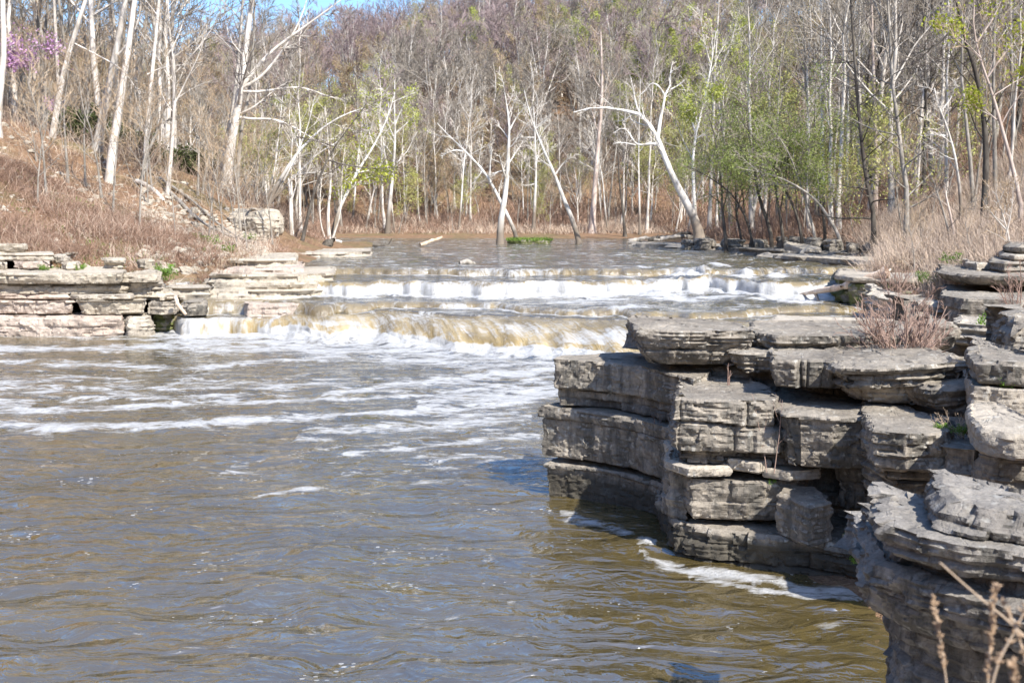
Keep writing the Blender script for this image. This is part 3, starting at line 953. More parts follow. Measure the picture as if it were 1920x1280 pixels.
front('rock_ledge', [(1640, 11.9), (1760, 11.4), (1880, 10.9), (2050, 10.4)], 0, 0, 'long shadowed shelf under the overhanging slabs', zb=1.0, zt=1.70, back=2.6, res=0.03, layer=(0.1, 0.3), topn=0.03)
# cap slabs
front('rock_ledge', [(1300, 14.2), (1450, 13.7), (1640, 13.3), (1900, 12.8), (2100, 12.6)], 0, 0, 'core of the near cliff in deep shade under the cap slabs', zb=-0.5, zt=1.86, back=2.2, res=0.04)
front('rock_slab', [(1176, 14.6), (1190, 13.7), (1260, 13.5), (1340, 13.45), (1420, 13.5)], 0, 0, 'big overhanging cap slab with a pointed left end on the cliff top', 'rock slab', zb=1.92, zt=2.36, back=1.15, res=0.02, layer=(0.10, 0.2), joint=(0.8, 2.0), setb=0.04, crev=0.05, rough=0.05, under=0.28, edge=0.05, topn=0.012)
front('rock_slab', [(1366, 13.4), (1390, 13.2), (1480, 13.15)], 0, 0, 'rounded block propping the right end of the big cap slab', 'rock slab', zb=1.88, zt=2.13, back=1.5, res=0.02, layer=(0.2, 0.4), setb=0.03, rough=0.06, under=0.12, edge=0.06)
front('rock_slab', [(1400, 14.0), (1460, 13.45), (1560, 13.4), (1660, 13.5), (1760, 13.9)], 0, 0, 'broken flaky slab continuing the cap slab towards the red shrub', 'rock slab', zb=2.05, zt=2.33, back=1.3, res=0.02, layer=(0.05, 0.12), joint=(0.2, 0.6), setb=0.08, crev=0.04, rough=0.06, edge=0.05, topn=0.02)
front('rock_ledge', [(1470, 13.6), (1560, 13.1), (1680, 13.0), (1800, 13.2)], 0, 0, 'thick shelf the red shrub grows from', zb=1.6, zt=2.10, back=2.5, res=0.03, layer=(0.05, 0.15), setb=0.05)
front('rock_slab', [(1432, 13.2), (1442, 12.35), (1510, 12.15), (1590, 12.1), (1610, 12.4)], 0, 0, 'blunt ended slab with a deep notch overhanging the cliff', 'rock slab', zb=1.86, zt=2.17, back=1.6, res=0.018, layer=(0.2, 0.4), joint=(0.2, 0.5), setb=0.05, crev=0.06, rough=0.04, under=0.08, edge=0.04)
front('rock_slab', [(1546, 12.2), (1570, 11.75), (1650, 11.6), (1740, 11.55), (1830, 11.6)], 0, 0, 'long thick slab with a lit upper lip and a hollow shaded face', 'rock slab', zb=1.95, zt=2.20, back=1.6, res=0.018, layer=(0.04, 0.12), joint=(0.4, 1.1), setb=0.05, crev=0.04, rough=0.06, under=0.10, edge=0.05, tilt=(0.05, 0))
front('rock_slab', [(1560, 12.3), (1620, 11.85), (1700, 11.75), (1760, 11.8)], 0, 0, 'brownish lower half of the long thick slab', 'rock slab', zb=1.74, zt=1.97, back=1.4, res=0.018, layer=(0.1, 0.2), joint=(0.4, 1.1), setb=0.04, crev=0.04, rough=0.06, under=0.14, edge=0.05, mat='rock_tan')
front('rock_slab', [(1690, 11.9), (1740, 11.4), (1800, 11.25), (1850, 11.3)], 0, 0, 'diagonal wedge of rock below the right end of the long slab', 'rock slab', zb=1.76, zt=2.05, back=1.4, res=0.018, layer=(0.1, 0.3), setb=0.03, under=0.2, tilt=(0.15, 0), edge=0.06)
front('rock_slab', [(1806, 11.3), (1820, 10.7), (1900, 10.5), (2040, 10.3)], 0, 0, 'bright squared block with a green weed growing on its top', 'rock slab', zb=1.86, zt=2.12, back=1.4, res=0.018, layer=(0.2, 0.4), joint=(0.5, 1), setb=0.02, crev=0.04, rough=0.035, edge=0.03, mat='rock_tan')
front('rock_slab', [(1814, 11.4), (1830, 10.8), (1900, 10.6), (2040, 10.4)], 0, 0, 'layered slab resting on the bright squared block', 'rock slab', zb=2.13, zt=2.36, back=1.6, res=0.018, layer=(0.06, 0.14), joint=(0.3, 0.9), setb=0.05, crev=0.04, rough=0.04, edge=0.05)
# boulders and shelves behind
front('boulder', [(1724, 14.6), (1750, 14.1), (1800, 14.2)], 0, 0, 'dark hollow faced boulder beside the red shrub', 'boulder', zb=2.0, zt=2.38, back=0.9, res=0.025, layer=(0.5, 0.6), setb=0.02, crev=0.0, rough=0.09, under=0.15, edge=0.2)
front('boulder', [(1846, 13.2), (1880, 12.6), (1960, 12.4), (2050, 12.6)], 0, 0, 'grey angular boulder cut off by the right edge of the photo', 'boulder', zb=2.0, zt=2.62, back=1.3, res=0.025, layer=(0.4, 0.6), setb=0.03, crev=0.02, rough=0.08, edge=0.25, taper=0.18)
front('boulder', [(1676, 15.6), (1700, 15.2), (1740, 15.3)], 0, 0, 'mottled upright boulder inside the red shrub', 'boulder', zb=1.9, zt=2.62, back=0.6, res=0.025, layer=(0.5, 0.7), setb=0.03, crev=0.0, rough=0.08, edge=0.2, taper=0.15)
front('rock_slab', [(1790, 15.2), (1860, 14.8), (1960, 14.6)], 0, 0, 'low slab between the dark boulder and the angular boulder', 'rock slab', zb=2.0, zt=2.28, back=1.4, res=0.03, layer=(0.06, 0.14), setb=0.04, mat='rock_tan')
front('rock_shelf', [(1440, 17.0), (1560, 15.8), (1700, 15.5), (1900, 15.3), (2100, 15.3)], 0, 0, 'wide flat sandy coloured rock shelf behind the red shrub', 'rock shelf', zb=1.0, zt=1.98, back=3.0, res=0.06, layer=(0.06, 0.16), mat='rock_tan', topn=0.03, rough=0.04)
front('rock_ledge', [(1628, 26.5), (1660, 25.0), (1720, 24.2), (1790, 24.0)], 0, 0, 'crumbly thin bedded ledge with a tan top by the river', zb=1.0, zt=1.86, back=4.5, res=0.045, layer=(0.05, 0.13), joint=(0.3, 0.8), setb=0.10, crev=0.07, rough=0.08, mat='rock_tan', edge=0.12)
front('rock_slab', [(1596, 25.4), (1680, 24.6), (1760, 24.0)], 0, 0, 'thin pale sill at the foot of the crumbly ledge', 'rock slab', zb=1.0, zt=1.30, back=3.0, res=0.05, layer=(0.06, 0.14), mat='rock_tan')
front('rock_ledge', [(1762, 23.6), (1800, 22.6), (1900, 22.2), (2050, 22.0)], 0, 0, 'long smooth faced grey bench with a straight upper edge', zb=1.4, zt=2.06, back=4, res=0.045, layer=(0.25, 0.5), joint=(1.5, 3), setb=0.04, rough=0.05, under=0.08, edge=0.05)
front('rock_slab', [(1758, 26.5), (1800, 24.8), (1880, 24.3), (2050, 24.0)], 0, 0, 'wide thin slab overhanging a black gap on the right bank', 'rock slab', zb=2.20, zt=2.42, back=4, res=0.045, layer=(0.1, 0.2), joint=(1, 2), setb=0.06, under=0.25, rough=0.06, edge=0.08)
front('rock_ledge', [(1800, 27.5), (1900, 26.5), (2050, 26)], 0, 0, 'dark recessed layer under the wide thin slab', zb=1.6, zt=2.22, back=4, res=0.07)
front('rock_slab', [(1806, 27.8), (1830, 26.8), (1862, 27)], 0, 0, 'small tan slab on the left end of the wide thin slab', 'rock slab', zb=2.40, zt=2.60, back=1.6, res=0.045, mat='rock_tan', edge=0.08)
front('rock_slab', [(1850, 26.8), (1880, 25.8), (1960, 25.6), (2060, 25.6)], 0, 0, 'mottled dark slab on the wide thin slab', 'rock slab', zb=2.42, zt=2.66, back=2.6, res=0.045, layer=(0.1, 0.2), edge=0.10)
front('rock_slab', [(1874, 27.6), (1900, 26.6), (2060, 26.4)], 0, 0, 'pale flat slab second from the top at the right edge', 'rock slab', zb=2.66, zt=2.80, back=2.2, res=0.045, mat='rock_tan', edge=0.08)
front('rock_slab', [(1880, 28.2), (1910, 27.4), (2060, 27.2)], 0, 0, 'topmost grey slab of the pile at the right edge', 'rock slab', zb=2.80, zt=3.02, back=2.0, res=0.045, edge=0.12)
front('rock_ledge', [(1562, 36.5), (1590, 34.8), (1660, 34.0), (1760, 33.5)], 0, 0, 'dark mossy sided ledge under the driftwood branch', zb=0.8, zt=1.66, back=4.5, res=0.06, layer=(0.12, 0.3), setb=0.12, crev=0.09, rough=0.1, mat='rock_moss', under=0.2, edge=0.1)
front('rock_slab', [(1568, 36.2), (1600, 34.6), (1700, 33.9), (1790, 33.6)], 0, 0, 'pale cracked slab capping the mossy ledge under the driftwood', 'rock slab', zb=1.66, zt=1.84, back=4, res=0.06, layer=(0.1, 0.2), setb=0.06, mat='rock_tan', edge=0.08)
# low flat shelves along the right shore, then the row of boulders at the foot of the bank
front('rock_shelf', [(1418, 53.5), (1480, 49.5), (1560, 46.5), (1640, 44.0), (1720, 42.0), (1800, 40.5)], 0, 0, 'long low flat rock shelf along the right shore', 'rock shelf', zb=1.2, zt=1.90, back=6, res=0.10, layer=(0.06, 0.13), setb=0.25, crev=0.1, joint=(1, 3), rough=0.12, mat='rock_tan', topn=0.05)
front('rock_shelf', [(1370, 59.5), (1420, 55.5), (1520, 52.5), (1620, 50.0), (1700, 48)], 0, 0, 'bluish grey flat shelf upstream of the long low shelf', 'rock shelf', zb=1.2, zt=1.98, back=8, res=0.12, layer=(0.06, 0.13), setb=0.3, crev=0.1, joint=(1, 3), rough=0.12, topn=0.05)
front('rock_shelf', [(1180, 71), (1260, 67.5), (1340, 64.5), (1440, 62)], 0, 0, 'thin pale shelf at the far end of the right shore', 'rock shelf', zb=1.2, zt=1.90, back=7, res=0.15, layer=(0.08, 0.2), setb=0.3, rough=0.12, topn=0.05, mat='rock_tan')
front('rock_slab', [(1470, 56.5), (1500, 53.2), (1540, 53.0)], 0, 0, 'tilted white slab leaning among the boulders on the right shore', 'rock slab', zb=1.9, zt=2.25, back=1.5, res=0.08, mat='rock_pale', tilt=(0.12, 0.05), edge=0.06)
_row = [(1290, 66.5, 22, 2.2, 'far small rock under the trees'), (1322, 65.0, 34, 2.3, 'second rock from the far end of the shore row'), (1376, 61.5, 36, 2.35, 'grey flat rock below the leaning dark trees'), (1424, 60.5, 30, 2.35, 'squat rock behind the flat shelf'),
        (1468, 59, 20, 2.5, 'dark rock left of the tilted white slab'), (1492, 58.5, 24, 2.55, 'round topped rock above the tilted white slab'), (1528, 56.0, 30, 2.55, 'brown rock right of the tilted white slab'), (1562, 54, 34, 2.5, 'largest round grey boulder of the shore row'),
        (1600, 52.0, 26, 2.4, 'dark boulder beside the largest round one'), (1632, 50.2, 28, 2.45, 'pale topped boulder near the end of the shore row'), (1658, 49.3, 24, 2.35, 'dark low boulder next to the square one'), (1682, 47.6, 22, 2.42, 'square edged boulder ending the shore row by the grass')]
for px, Y, wd, zt_, lb in _row:
    hw_ = wd * 0.62
    front('boulder', [(px - hw_, Y + 1.2), (px - hw_ * .5, Y), (px + hw_ * .6, Y - .1), (px + hw_, Y + 0.9)], 0, 0, lb, 'boulder', zb=1.6, zt=zt_, back=1.6, res=0.07, layer=(0.2, 0.5), setb=0.08, crev=0.05, rough=0.14, edge=0.18, group='boulders at the foot of the right bank')

# the near rock in the bottom right corner
nr = dict(res=0.016, mat='rock_dark', layer=(0.035, 0.11), joint=(0.3, 0.9), setb=0.035, crev=0.055, rough=0.055, topn=0.012)
front('rock_ledge', [(1732, 6.2), (1742, 5.75), (1820, 5.55), (1950, 5.4), (2200, 5.3)], 0, 0, 'white topped uppermost tier of the near rock in the bottom right corner', zb=2.12, zt=2.27, back=0.4, **{**nr, 'edge': 0.13})
front('rock_ledge', [(1626, 6.5), (1634, 5.9), (1700, 5.7), (1800, 5.45), (1950, 5.3), (2200, 5.2)], 0, 0, 'second tier of the near rock with a pale knob at its left end', zb=1.92, zt=2.13, back=0.35, **{**nr, 'edge': 0.14, 'under': 0.08})
front('rock_ledge', [(1650, 6.6), (1668, 6.1), (1760, 5.85), (1900, 5.5), (2200, 5.3)], 0, 0, 'dark crevice layer in the middle of the near rock', zb=1.82, zt=1.94, back=0.6, **{**nr, 'rough': 0.05})
front('rock_ledge', [(1606, 6.7), (1618, 6.1), (1700, 5.8), (1800, 5.55), (1950, 5.3), (2200, 5.2)], 0, 0, 'third tier of the near rock behind the seed heads', zb=1.66, zt=1.86, back=0.7, **{**nr, 'edge': 0.06, 'under': 0.05})
front('rock_ledge', [(1586, 6.9), (1600, 6.3), (1680, 6.0), (1780, 5.7), (1950, 5.4), (2200, 5.3)], 0, 0, 'blunt lowest nose of the near rock jutting over the water', zb=1.44, zt=1.68, back=1.0, **{**nr, 'edge': 0.10, 'under': 0.12, 'rough': 0.05})
front('rock_ledge', [(1650, 6.9), (1668, 6.4), (1780, 6.1), (1950, 5.8), (2200, 5.6)], 0, 0, 'shadowed base of the near rock with a patch of moss', zb=-0.5, zt=1.5, back=0.4, **{**nr, 'res': 0.025, 'layer': (0.1, 0.3), 'rough': 0.06})

# ------------------------------------------------------------------ left ledges
lk = dict(res=0.045, mat='rock_pale', rough=0.09, edge=0.08, crev=0.07, setb=0.07, joint=(1.2, 3.5))
front('rock_ledge', [(-120, 35.3), (0, 34.9), (60, 34.7), (150, 34.6), (236, 34.9)], 0, 0, 'long pinkish bottom ledge at the pool on the left bank', zb=-0.4, zt=0.63, back=4, **{**lk, 'mat': 'rock_pink', 'layer': (0.2, 0.5), 'under': 0.12})
front('boulder', [(228, 35.4), (240, 34.7), (272, 34.8), (286, 35.4)], 0, 0, 'rounded grey tan end block of the bottom left ledge', 'boulder', zb=-0.4, zt=0.60, back=2, **{**lk, 'mat': 'rock_tan', 'edge': 0.25, 'layer': (0.3, 0.6)})
front('rock_ledge', [(284, 36.0), (310, 35.9), (334, 36.3)], 0, 0, 'wet mossy recess beside the left curtain of water', zb=-0.4, zt=0.56, back=2, **{**lk, 'mat': 'rock_moss', 'layer': (0.1, 0.25), 'joint': (0.2, 0.5)})
front('rock_ledge', [(-120, 35.6), (0, 35.1), (80, 34.9), (140, 35.1)], 0, 0, 'pink block left of the vertical gap in the second course', zb=0.66, zt=1.07, back=4, **{**lk, 'mat': 'rock_pink', 'layer': (0.2, 0.4), 'under': 0.08})
front('rock_ledge', [(143, 35.0), (152, 34.75), (220, 34.7), (278, 35.1)], 0, 0, 'smooth cream block right of the vertical gap in the second course', zb=0.66, zt=1.09, back=3.5, **{**lk, 'layer': (0.25, 0.5), 'under': 0.1, 'joint': (3, 5)})
front('rock_ledge', [(274, 35.5), (300, 35.2), (336, 35.3)], 0, 0, 'grey block with a straight dark side above the wet recess', zb=0.62, zt=1.02, back=2.5, **{**lk, 'mat': 'rock_tan', 'layer': (0.25, 0.5)})
front('rock_ledge', [(340, 35.6), (352, 35.2), (388, 35.6)], 0, 0, 'dark grey end block overhanging the left curtain of water', zb=0.58, zt=1.0, back=2.0, **{**lk, 'mat': 'rock', 'layer': (0.25, 0.5)})
front('rock_ledge', [(-120, 36.0), (0, 35.5), (130, 35.4)], 0, 0, 'thin wavy course at the far left below the overhang', zb=1.08, zt=1.25, back=3, **{**lk, 'mat': 'rock_pink', 'layer': (0.06, 0.14)})
front('rock_slab', [(134, 35.5), (145, 35.1), (245, 35.2)], 0, 0, 'narrow greenish grey slab laid on the smooth cream block', 'rock slab', zb=1.10, zt=1.26, back=3, **{**lk, 'layer': (0.08, 0.16), 'mat': 'rock_tan'})
front('rock_ledge', [(240, 36.0), (300, 35.8), (330, 36.0)], 0, 0, 'broken thin courses between the cap and the grey blocks', zb=1.02, zt=1.30, back=3, **{**lk, 'layer': (0.05, 0.11), 'joint': (0.3, 0.8), 'setb': 0.12})
front('rock_ledge', [(-120, 36.1), (0, 35.7), (120, 35.6), (236, 35.9)], 0, 0, 'lower half of the cap ledge hollowed out in shade', zb=1.26, zt=1.58, back=3, **{**lk, 'layer': (0.08, 0.2), 'setb': 0.16, 'under': -0.05})
front('rock_ledge', [(220, 36.0), (300, 35.9), (306, 36.1)], 0, 0, 'ragged dark end under the right part of the cap', zb=1.28, zt=1.60, back=3, **{**lk, 'layer': (0.05, 0.12), 'joint': (0.3, 0.7), 'setb': 0.12, 'mat': 'rock_tan'})
front('rock_ledge', [(-120, 35.6), (0, 35.2), (120, 35.15), (220, 35.4), (228, 35.4)], 0, 0, 'massive pale cap ledge across the left bank', zb=1.58, zt=1.92, back=4, **{**lk, 'layer': (0.25, 0.5), 'under': 0.10})
front('rock_ledge', [(226, 35.7), (290, 35.6), (302, 35.9)], 0, 0, 'right end of the cap ledge with a rounded corner', zb=1.60, zt=1.90, back=3, **{**lk, 'layer': (0.15, 0.3)})
front('rock_slab', [(-100, 37.6), (0, 37.1), (16, 37.1)], 0, 0, 'short block at the far left under the double slab', 'rock slab', zb=1.93, zt=2.17, back=2.5, **{**lk, 'layer': (0.2, 0.4)})
front('rock_slab', [(18, 37.3), (40, 37.0), (98, 37.2)], 0, 0, 'pinkish block under the long double slab', 'rock slab', zb=1.95, zt=2.20, back=2.5, **{**lk, 'mat': 'rock_pink', 'layer': (0.2, 0.4)})
front('rock_slab', [(-100, 37.9), (0, 37.5), (80, 37.4), (104, 37.6)], 0, 0, 'long pale double slab below the topmost one', 'rock slab', zb=2.20, zt=2.44, back=2.5, **{**lk, 'layer': (0.1, 0.2)})
front('rock_slab', [(98, 38.2), (120, 37.8), (130, 38.0)], 0, 0, 'stub of slab right of the double slab', 'rock slab', zb=2.08, zt=2.40, back=2, **{**lk, 'mat': 'rock_tan'})
front('rock_slab', [(110, 37.4), (120, 37.0), (152, 37.1)], 0, 0, 'loose squared stone on the cap ledge', 'rock slab', zb=1.92, zt=2.16, back=1.0, **{**lk, 'layer': (0.3, 0.5)})
front('rock_slab', [(-100, 38.9), (0, 38.5), (45, 38.4), (54, 38.7)], 0, 0, 'topmost smooth slab on the left bank', 'rock slab', zb=2.44, zt=2.72, back=2, **{**lk, 'layer': (0.3, 0.5), 'under': 0.08})
front('rock_slab', [(192, 38.4), (210, 38.0), (234, 38.2)], 0, 0, 'small layered outcrop among the brush left of the other', 'rock slab', zb=1.9, zt=2.25, back=1, **{**lk, 'layer': (0.08, 0.16)})
front('rock_slab', [(255, 38.6), (270, 38.2), (292, 38.4)], 0, 0, 'small layered outcrop in the brush right of the other', 'rock slab', zb=1.9, zt=2.2, back=1, **{**lk, 'layer': (0.08, 0.16)})
# stepped ledges leading upstream
l2 = dict(res=0.06, mat='rock_pale', rough=0.08, edge=0.06, crev=0.08, setb=0.14, joint=(1.5, 4.0), layer=(0.06, 0.16), topn=0.03)
front('fallen_block', [(455, 36.6), (462, 36.1), (560, 36.0), (584, 36.6)], 0, 0, 'pinkish squared block stranded on the lip between two small falls', 'rock', zb=0.40, zt=0.90, back=1.6, **{**l2, 'mat': 'rock_pink', 'layer': (0.4, 0.6), 'setb': 0.04, 'crev': 0.05, 'joint': (0.5, 1.2), 'res': 0.04, 'rough': 0.06})
front('rock_ledge', [(330, 37.2), (400, 36.9), (500, 36.9), (575, 37.3), (592, 37.9)], 0, 0, 'wet orange brown low shelf behind the stranded block', zb=0.3, zt=0.93, back=3.5, **{**l2, 'mat': 'rock_tan'})
front('rock_ledge', [(330, 37.6), (372, 37.4), (470, 37.3), (560, 37.4), (600, 37.9)], 0, 0, 'first step of the stair like ledges on the left bank', zb=0.7, zt=1.20, back=5, **l2)
front('rock_ledge', [(392, 38.2), (430, 37.8), (540, 37.8), (606, 38.4)], 0, 0, 'second step of the stair like ledges on the left bank', zb=0.95, zt=1.45, back=5, **l2)
front('rock_ledge', [(388, 39.0), (430, 38.4), (560, 38.4), (628, 39.4)], 0, 0, 'third and widest step of the stair like ledges', zb=1.2, zt=1.70, back=5, **l2)
front('rock_ledge', [(416, 39.9), (470, 39.4), (550, 39.5), (576, 40.3)], 0, 0, 'fourth step of the stair like ledges with a pinkish face', zb=1.5, zt=1.86, back=5, **{**l2, 'mat': 'rock_pink'})
front('rock_ledge', [(424, 41.6), (480, 41.0), (540, 41.3), (560, 42)], 0, 0, 'fifth step of the stair like ledges', zb=1.6, zt=2.12, back=6, **l2)
front('rock_ledge', [(462, 54), (520, 53), (620, 53.5), (700, 55.5)], 0, 0, 'farthest long step reaching into the river on the left', zb=1.4, zt=1.92, back=5, **{**l2, 'mat': 'rock_tan'})
front('rock_ledge', [(286, 37.4), (340, 37.1), (400, 37.4)], 0, 0, 'thin layered outcrop at the foot of the rubble slope', zb=0.8, zt=1.32, back=3, **{**l2, 'mat': 'rock_tan'})
front('boulder', [(414, 58), (424, 56.4), (450, 55.4), (480, 55.0), (510, 55.2), (528, 56.2), (536, 58)], 0, 0, 'big tan boulder bulging out of the end of the left hillside', 'boulder', zb=1.9, zt=4.0, back=[(538, 61), (480, 62), (420, 61)], res=0.07, mat='rock_pale', layer=(0.8, 1.6), setb=0.06, crev=0.04, joint=(3, 6), rough=0.16, edge=1.9, under=0.7)
front('boulder', [(494, 56.6), (505, 56.0), (522, 56.6)], 0, 0, 'lump of rock under the big tan boulder', 'boulder', zb=1.9, zt=2.55, back=1.5, res=0.07, mat='rock_tan', setb=0.1, rough=0.18, edge=0.25)

# ------------------------------------------------------------------ plants: materials
def mat_bark(name, cols, sc=4.0, stretch=0.35, bump=0.03, rough=0.85, foot=None):
    b = NB(name)
    p = b.obj()
    n = b.noise(b.mapv(p, (1, 1, stretch)), sc, 6, 0.65)
    c = b.ramp(n, [(0.30, cols[0]), (0.48, cols[1]), (0.62, cols[2])])
    if foot:
        sp = b.n('ShaderNodeSeparateXYZ'); b.l(p, sp.inputs[0])
        fz = b.math('MULTIPLY_ADD', b.math('ADD', sp.outputs[2], b.math('MULTIPLY', n, -3.0)), -0.7, 0.7 * foot, clamp=True)
        c = b.mix(fz, c, cols[3])
    info = b.n('ShaderNodeObjectInfo')
    c = b.mix(1.0, c, b.ramp(info.outputs['Random'], [(0, 0.80), (1, 1.15)]), 'MULTIPLY')
    return b.fin(c, rough, b.bump(n, 0.6, bump), 0.2)


def mat_twig(name, c1, c2, ran=0.25):
    b = NB(name)
    info = b.n('ShaderNodeObjectInfo')
    c = b.mix(info.outputs['Random'], c1, c2)
    n = b.noise(b.obj(), 0.5, 2, 0.5)
    c = b.mix(1.0, c, b.ramp(n, [(0.3, 1 - ran), (0.7, 1 + ran)]), 'MULTIPLY')
    return b.fin(c, 0.8, None, 0.15)


def mat_leaf(name, c1, c2, trans=0.35):
    b = NB(name)
    n = b.noise(b.obj(), 1.3, 3, 0.6)
    c = b.ramp(n, [(0.35, c1), (0.65, c2)])
    b.fin(c, 0.6, None, 0.25)
    t = b.n('ShaderNodeBsdfTranslucent')
    b.l(c, t.inputs[0])
    mx = b.n('ShaderNodeMixShader')
    mx.inputs[0].default_value = trans
    b.l(b.b.outputs[0], mx.inputs[1]); b.l(t.outputs[0], mx.inputs[2])
    b.l(mx.outputs[0], b.out.inputs['Surface'])
    return b.m


M['bark_white'] = mat_bark('sycamore_bark', ((0.27, 0.24, 0.20), (0.56, 0.53, 0.48), (0.74, 0.72, 0.68), (0.20, 0.165, 0.13)), 2.6, 0.5, foot=1.6)
M['bark_pale'] = mat_bark('pale_grey_bark', ((0.26, 0.23, 0.19), (0.50, 0.455, 0.40), (0.66, 0.61, 0.55)), 3.0)
M['bark_grey'] = mat_bark('grey_brown_bark', ((0.13, 0.115, 0.095), (0.26, 0.235, 0.20), (0.40, 0.365, 0.32)), 3.5)
M['bark_dark'] = mat_bark('dark_bark', ((0.035, 0.03, 0.025), (0.075, 0.064, 0.054), (0.13, 0.115, 0.095)), 3.5)
M['bark_pink'] = mat_bark('pinkish_bark', ((0.22, 0.17, 0.14), (0.42, 0.34, 0.29), (0.55, 0.47, 0.41)), 2.5)
M['twig_mauve'] = mat_twig('mauve_twigs', (0.22, 0.165, 0.16), (0.33, 0.255, 0.245))
M['twig_grey'] = mat_twig('grey_twigs', (0.21, 0.18, 0.145), (0.33, 0.29, 0.24))
M['twig_tan'] = mat_twig('tan_twigs', (0.30, 0.22, 0.14), (0.42, 0.32, 0.22))
M['twig_white'] = mat_twig('whitish_twigs', (0.50, 0.45, 0.38), (0.62, 0.57, 0.50))
M['twig_dark'] = mat_twig('dark_twigs', (0.09, 0.075, 0.065), (0.15, 0.125, 0.11))
M['twig_red'] = mat_twig('reddish_stems', (0.24, 0.155, 0.125), (0.36, 0.26, 0.21))
M['leaf_spring'] = mat_leaf('spring_leaves', (0.33, 0.37, 0.07), (0.48, 0.50, 0.14))
M['leaf_mid'] = mat_leaf('mid_green_leaves', (0.19, 0.24, 0.06), (0.31, 0.35, 0.11))  # a leaf colour of its own, deeper green than the soft leaves
M['leaf_lime'] = mat_leaf('lime_leaves', (0.30, 0.34, 0.03), (0.46, 0.48, 0.08), 0.45)
M['leaf_soft'] = mat_leaf('soft_green_leaves', (0.36, 0.365, 0.10), (0.50, 0.49, 0.18))
M['leaf_dark'] = mat_leaf('dark_green_leaves', (0.05, 0.065, 0.02), (0.10, 0.11, 0.04), 0.2)
M['leaf_grass'] = mat_leaf('fresh_green_leaves', (0.10, 0.20, 0.02), (0.20, 0.33, 0.05))
M['leaf_olive'] = mat_leaf('olive_catkins', (0.28, 0.24, 0.09), (0.40, 0.34, 0.15), 0.2)
M['blossom'] = mat_leaf('purple_blossom', (0.42, 0.22, 0.40), (0.56, 0.36, 0.54), 0.3)
M['leaf_rust'] = mat_leaf('rust_leaves', (0.30, 0.13, 0.05), (0.45, 0.24, 0.10), 0.2)
M['wood_pale'] = mat_bark('bleached_wood', ((0.36, 0.25, 0.17), (0.62, 0.47, 0.34), (0.74, 0.62, 0.50)), 3.0, 0.3)
M['straw'] = mat_leaf('dry_straw', (0.46, 0.35, 0.25), (0.64, 0.52, 0.39), 0.15)


def mat_blade(name, stops, sc=0.6):
    b = NB(name)
    p = b.pos()
    n = b.noise(p, sc, 4, 0.6)
    n2 = b.noise(p, 11.0, 2, 0.5)
    c = b.ramp(b.math('MULTIPLY_ADD', n2, 0.5, b.math('MULTIPLY', n, 0.5)), stops)
    return b.fin(c, 0.85, None, 0.1)


M['brush_red'] = mat_blade('reddish_brush', [(0.3, (0.12, 0.072, 0.05)), (0.45, (0.24, 0.15, 0.105)), (0.58, (0.34, 0.235, 0.175)), (0.72, (0.48, 0.37, 0.29))])
M['brush_pale'] = mat_blade('pale_dry_grass', [(0.3, (0.26, 0.19, 0.145)), (0.45, (0.42, 0.325, 0.25)), (0.58, (0.56, 0.45, 0.355)), (0.72, (0.68, 0.58, 0.47))])
M['brush_brown'] = mat_blade('brown_brush', [(0.3, (0.12, 0.085, 0.065)), (0.5, (0.22, 0.165, 0.13)), (0.7, (0.33, 0.26, 0.20))])
M['brush_green'] = mat_blade('green_grass', [(0.3, (0.07, 0.12, 0.02)), (0.5, (0.13, 0.20, 0.04)), (0.7, (0.22, 0.28, 0.08))])


# ------------------------------------------------------------------ plants: geometry
def nrmz(v):
    return v / (np.linalg.norm(v, axis=-1, keepdims=True) + 1e-9)


def tubes(P, Rr, sides=3):
    """P (m,n,3) centre lines, Rr (m,n) radii -> vertices, quads"""
    m, n = P.shape[:2]
    T = np.empty_like(P)
    T[:, 1:-1] = P[:, 2:] - P[:, :-2]
    T[:, 0] = P[:, 1] - P[:, 0]; T[:, -1] = P[:, -1] - P[:, -2]
    T = nrmz(T)
    ref = np.where(np.abs(T[:, :1, 2:3]) > 0.8, np.array([1.0, 0.2, 0]), np.array([0, 0.1, 1.0]))
    U = nrmz(np.cross(T, np.broadcast_to(ref, T.shape)))
    Wv = np.cross(T, U)
    a = np.arange(sides) * 2 * np.pi / sides
    V = P[:, :, None] + Rr[:, :, None, None] * (U[:, :, None] * np.cos(a)[None, None, :, None] + Wv[:, :, None] * np.sin(a)[None, None, :, None])
    q = grid_quads(n, sides, closed=True)
    Q = (q[None] + (np.arange(m) * n * sides)[:, None, None]).reshape(-1, 4)
    return V.reshape(-1, 3), Q


def curve(P, n):
    """smooth resample of a control polyline (k,d) to n points"""
    P = np.asarray(P, float)
    if len(P) > 2:
        for _ in range(2):
            Q = [P[0]]
            for i in range(len(P) - 1):
                Q += [0.75 * P[i] + 0.25 * P[i + 1], 0.25 * P[i] + 0.75 * P[i + 1]]
            Q.append(P[-1])
            P = np.array(Q)
    return resample(P, n)[0]


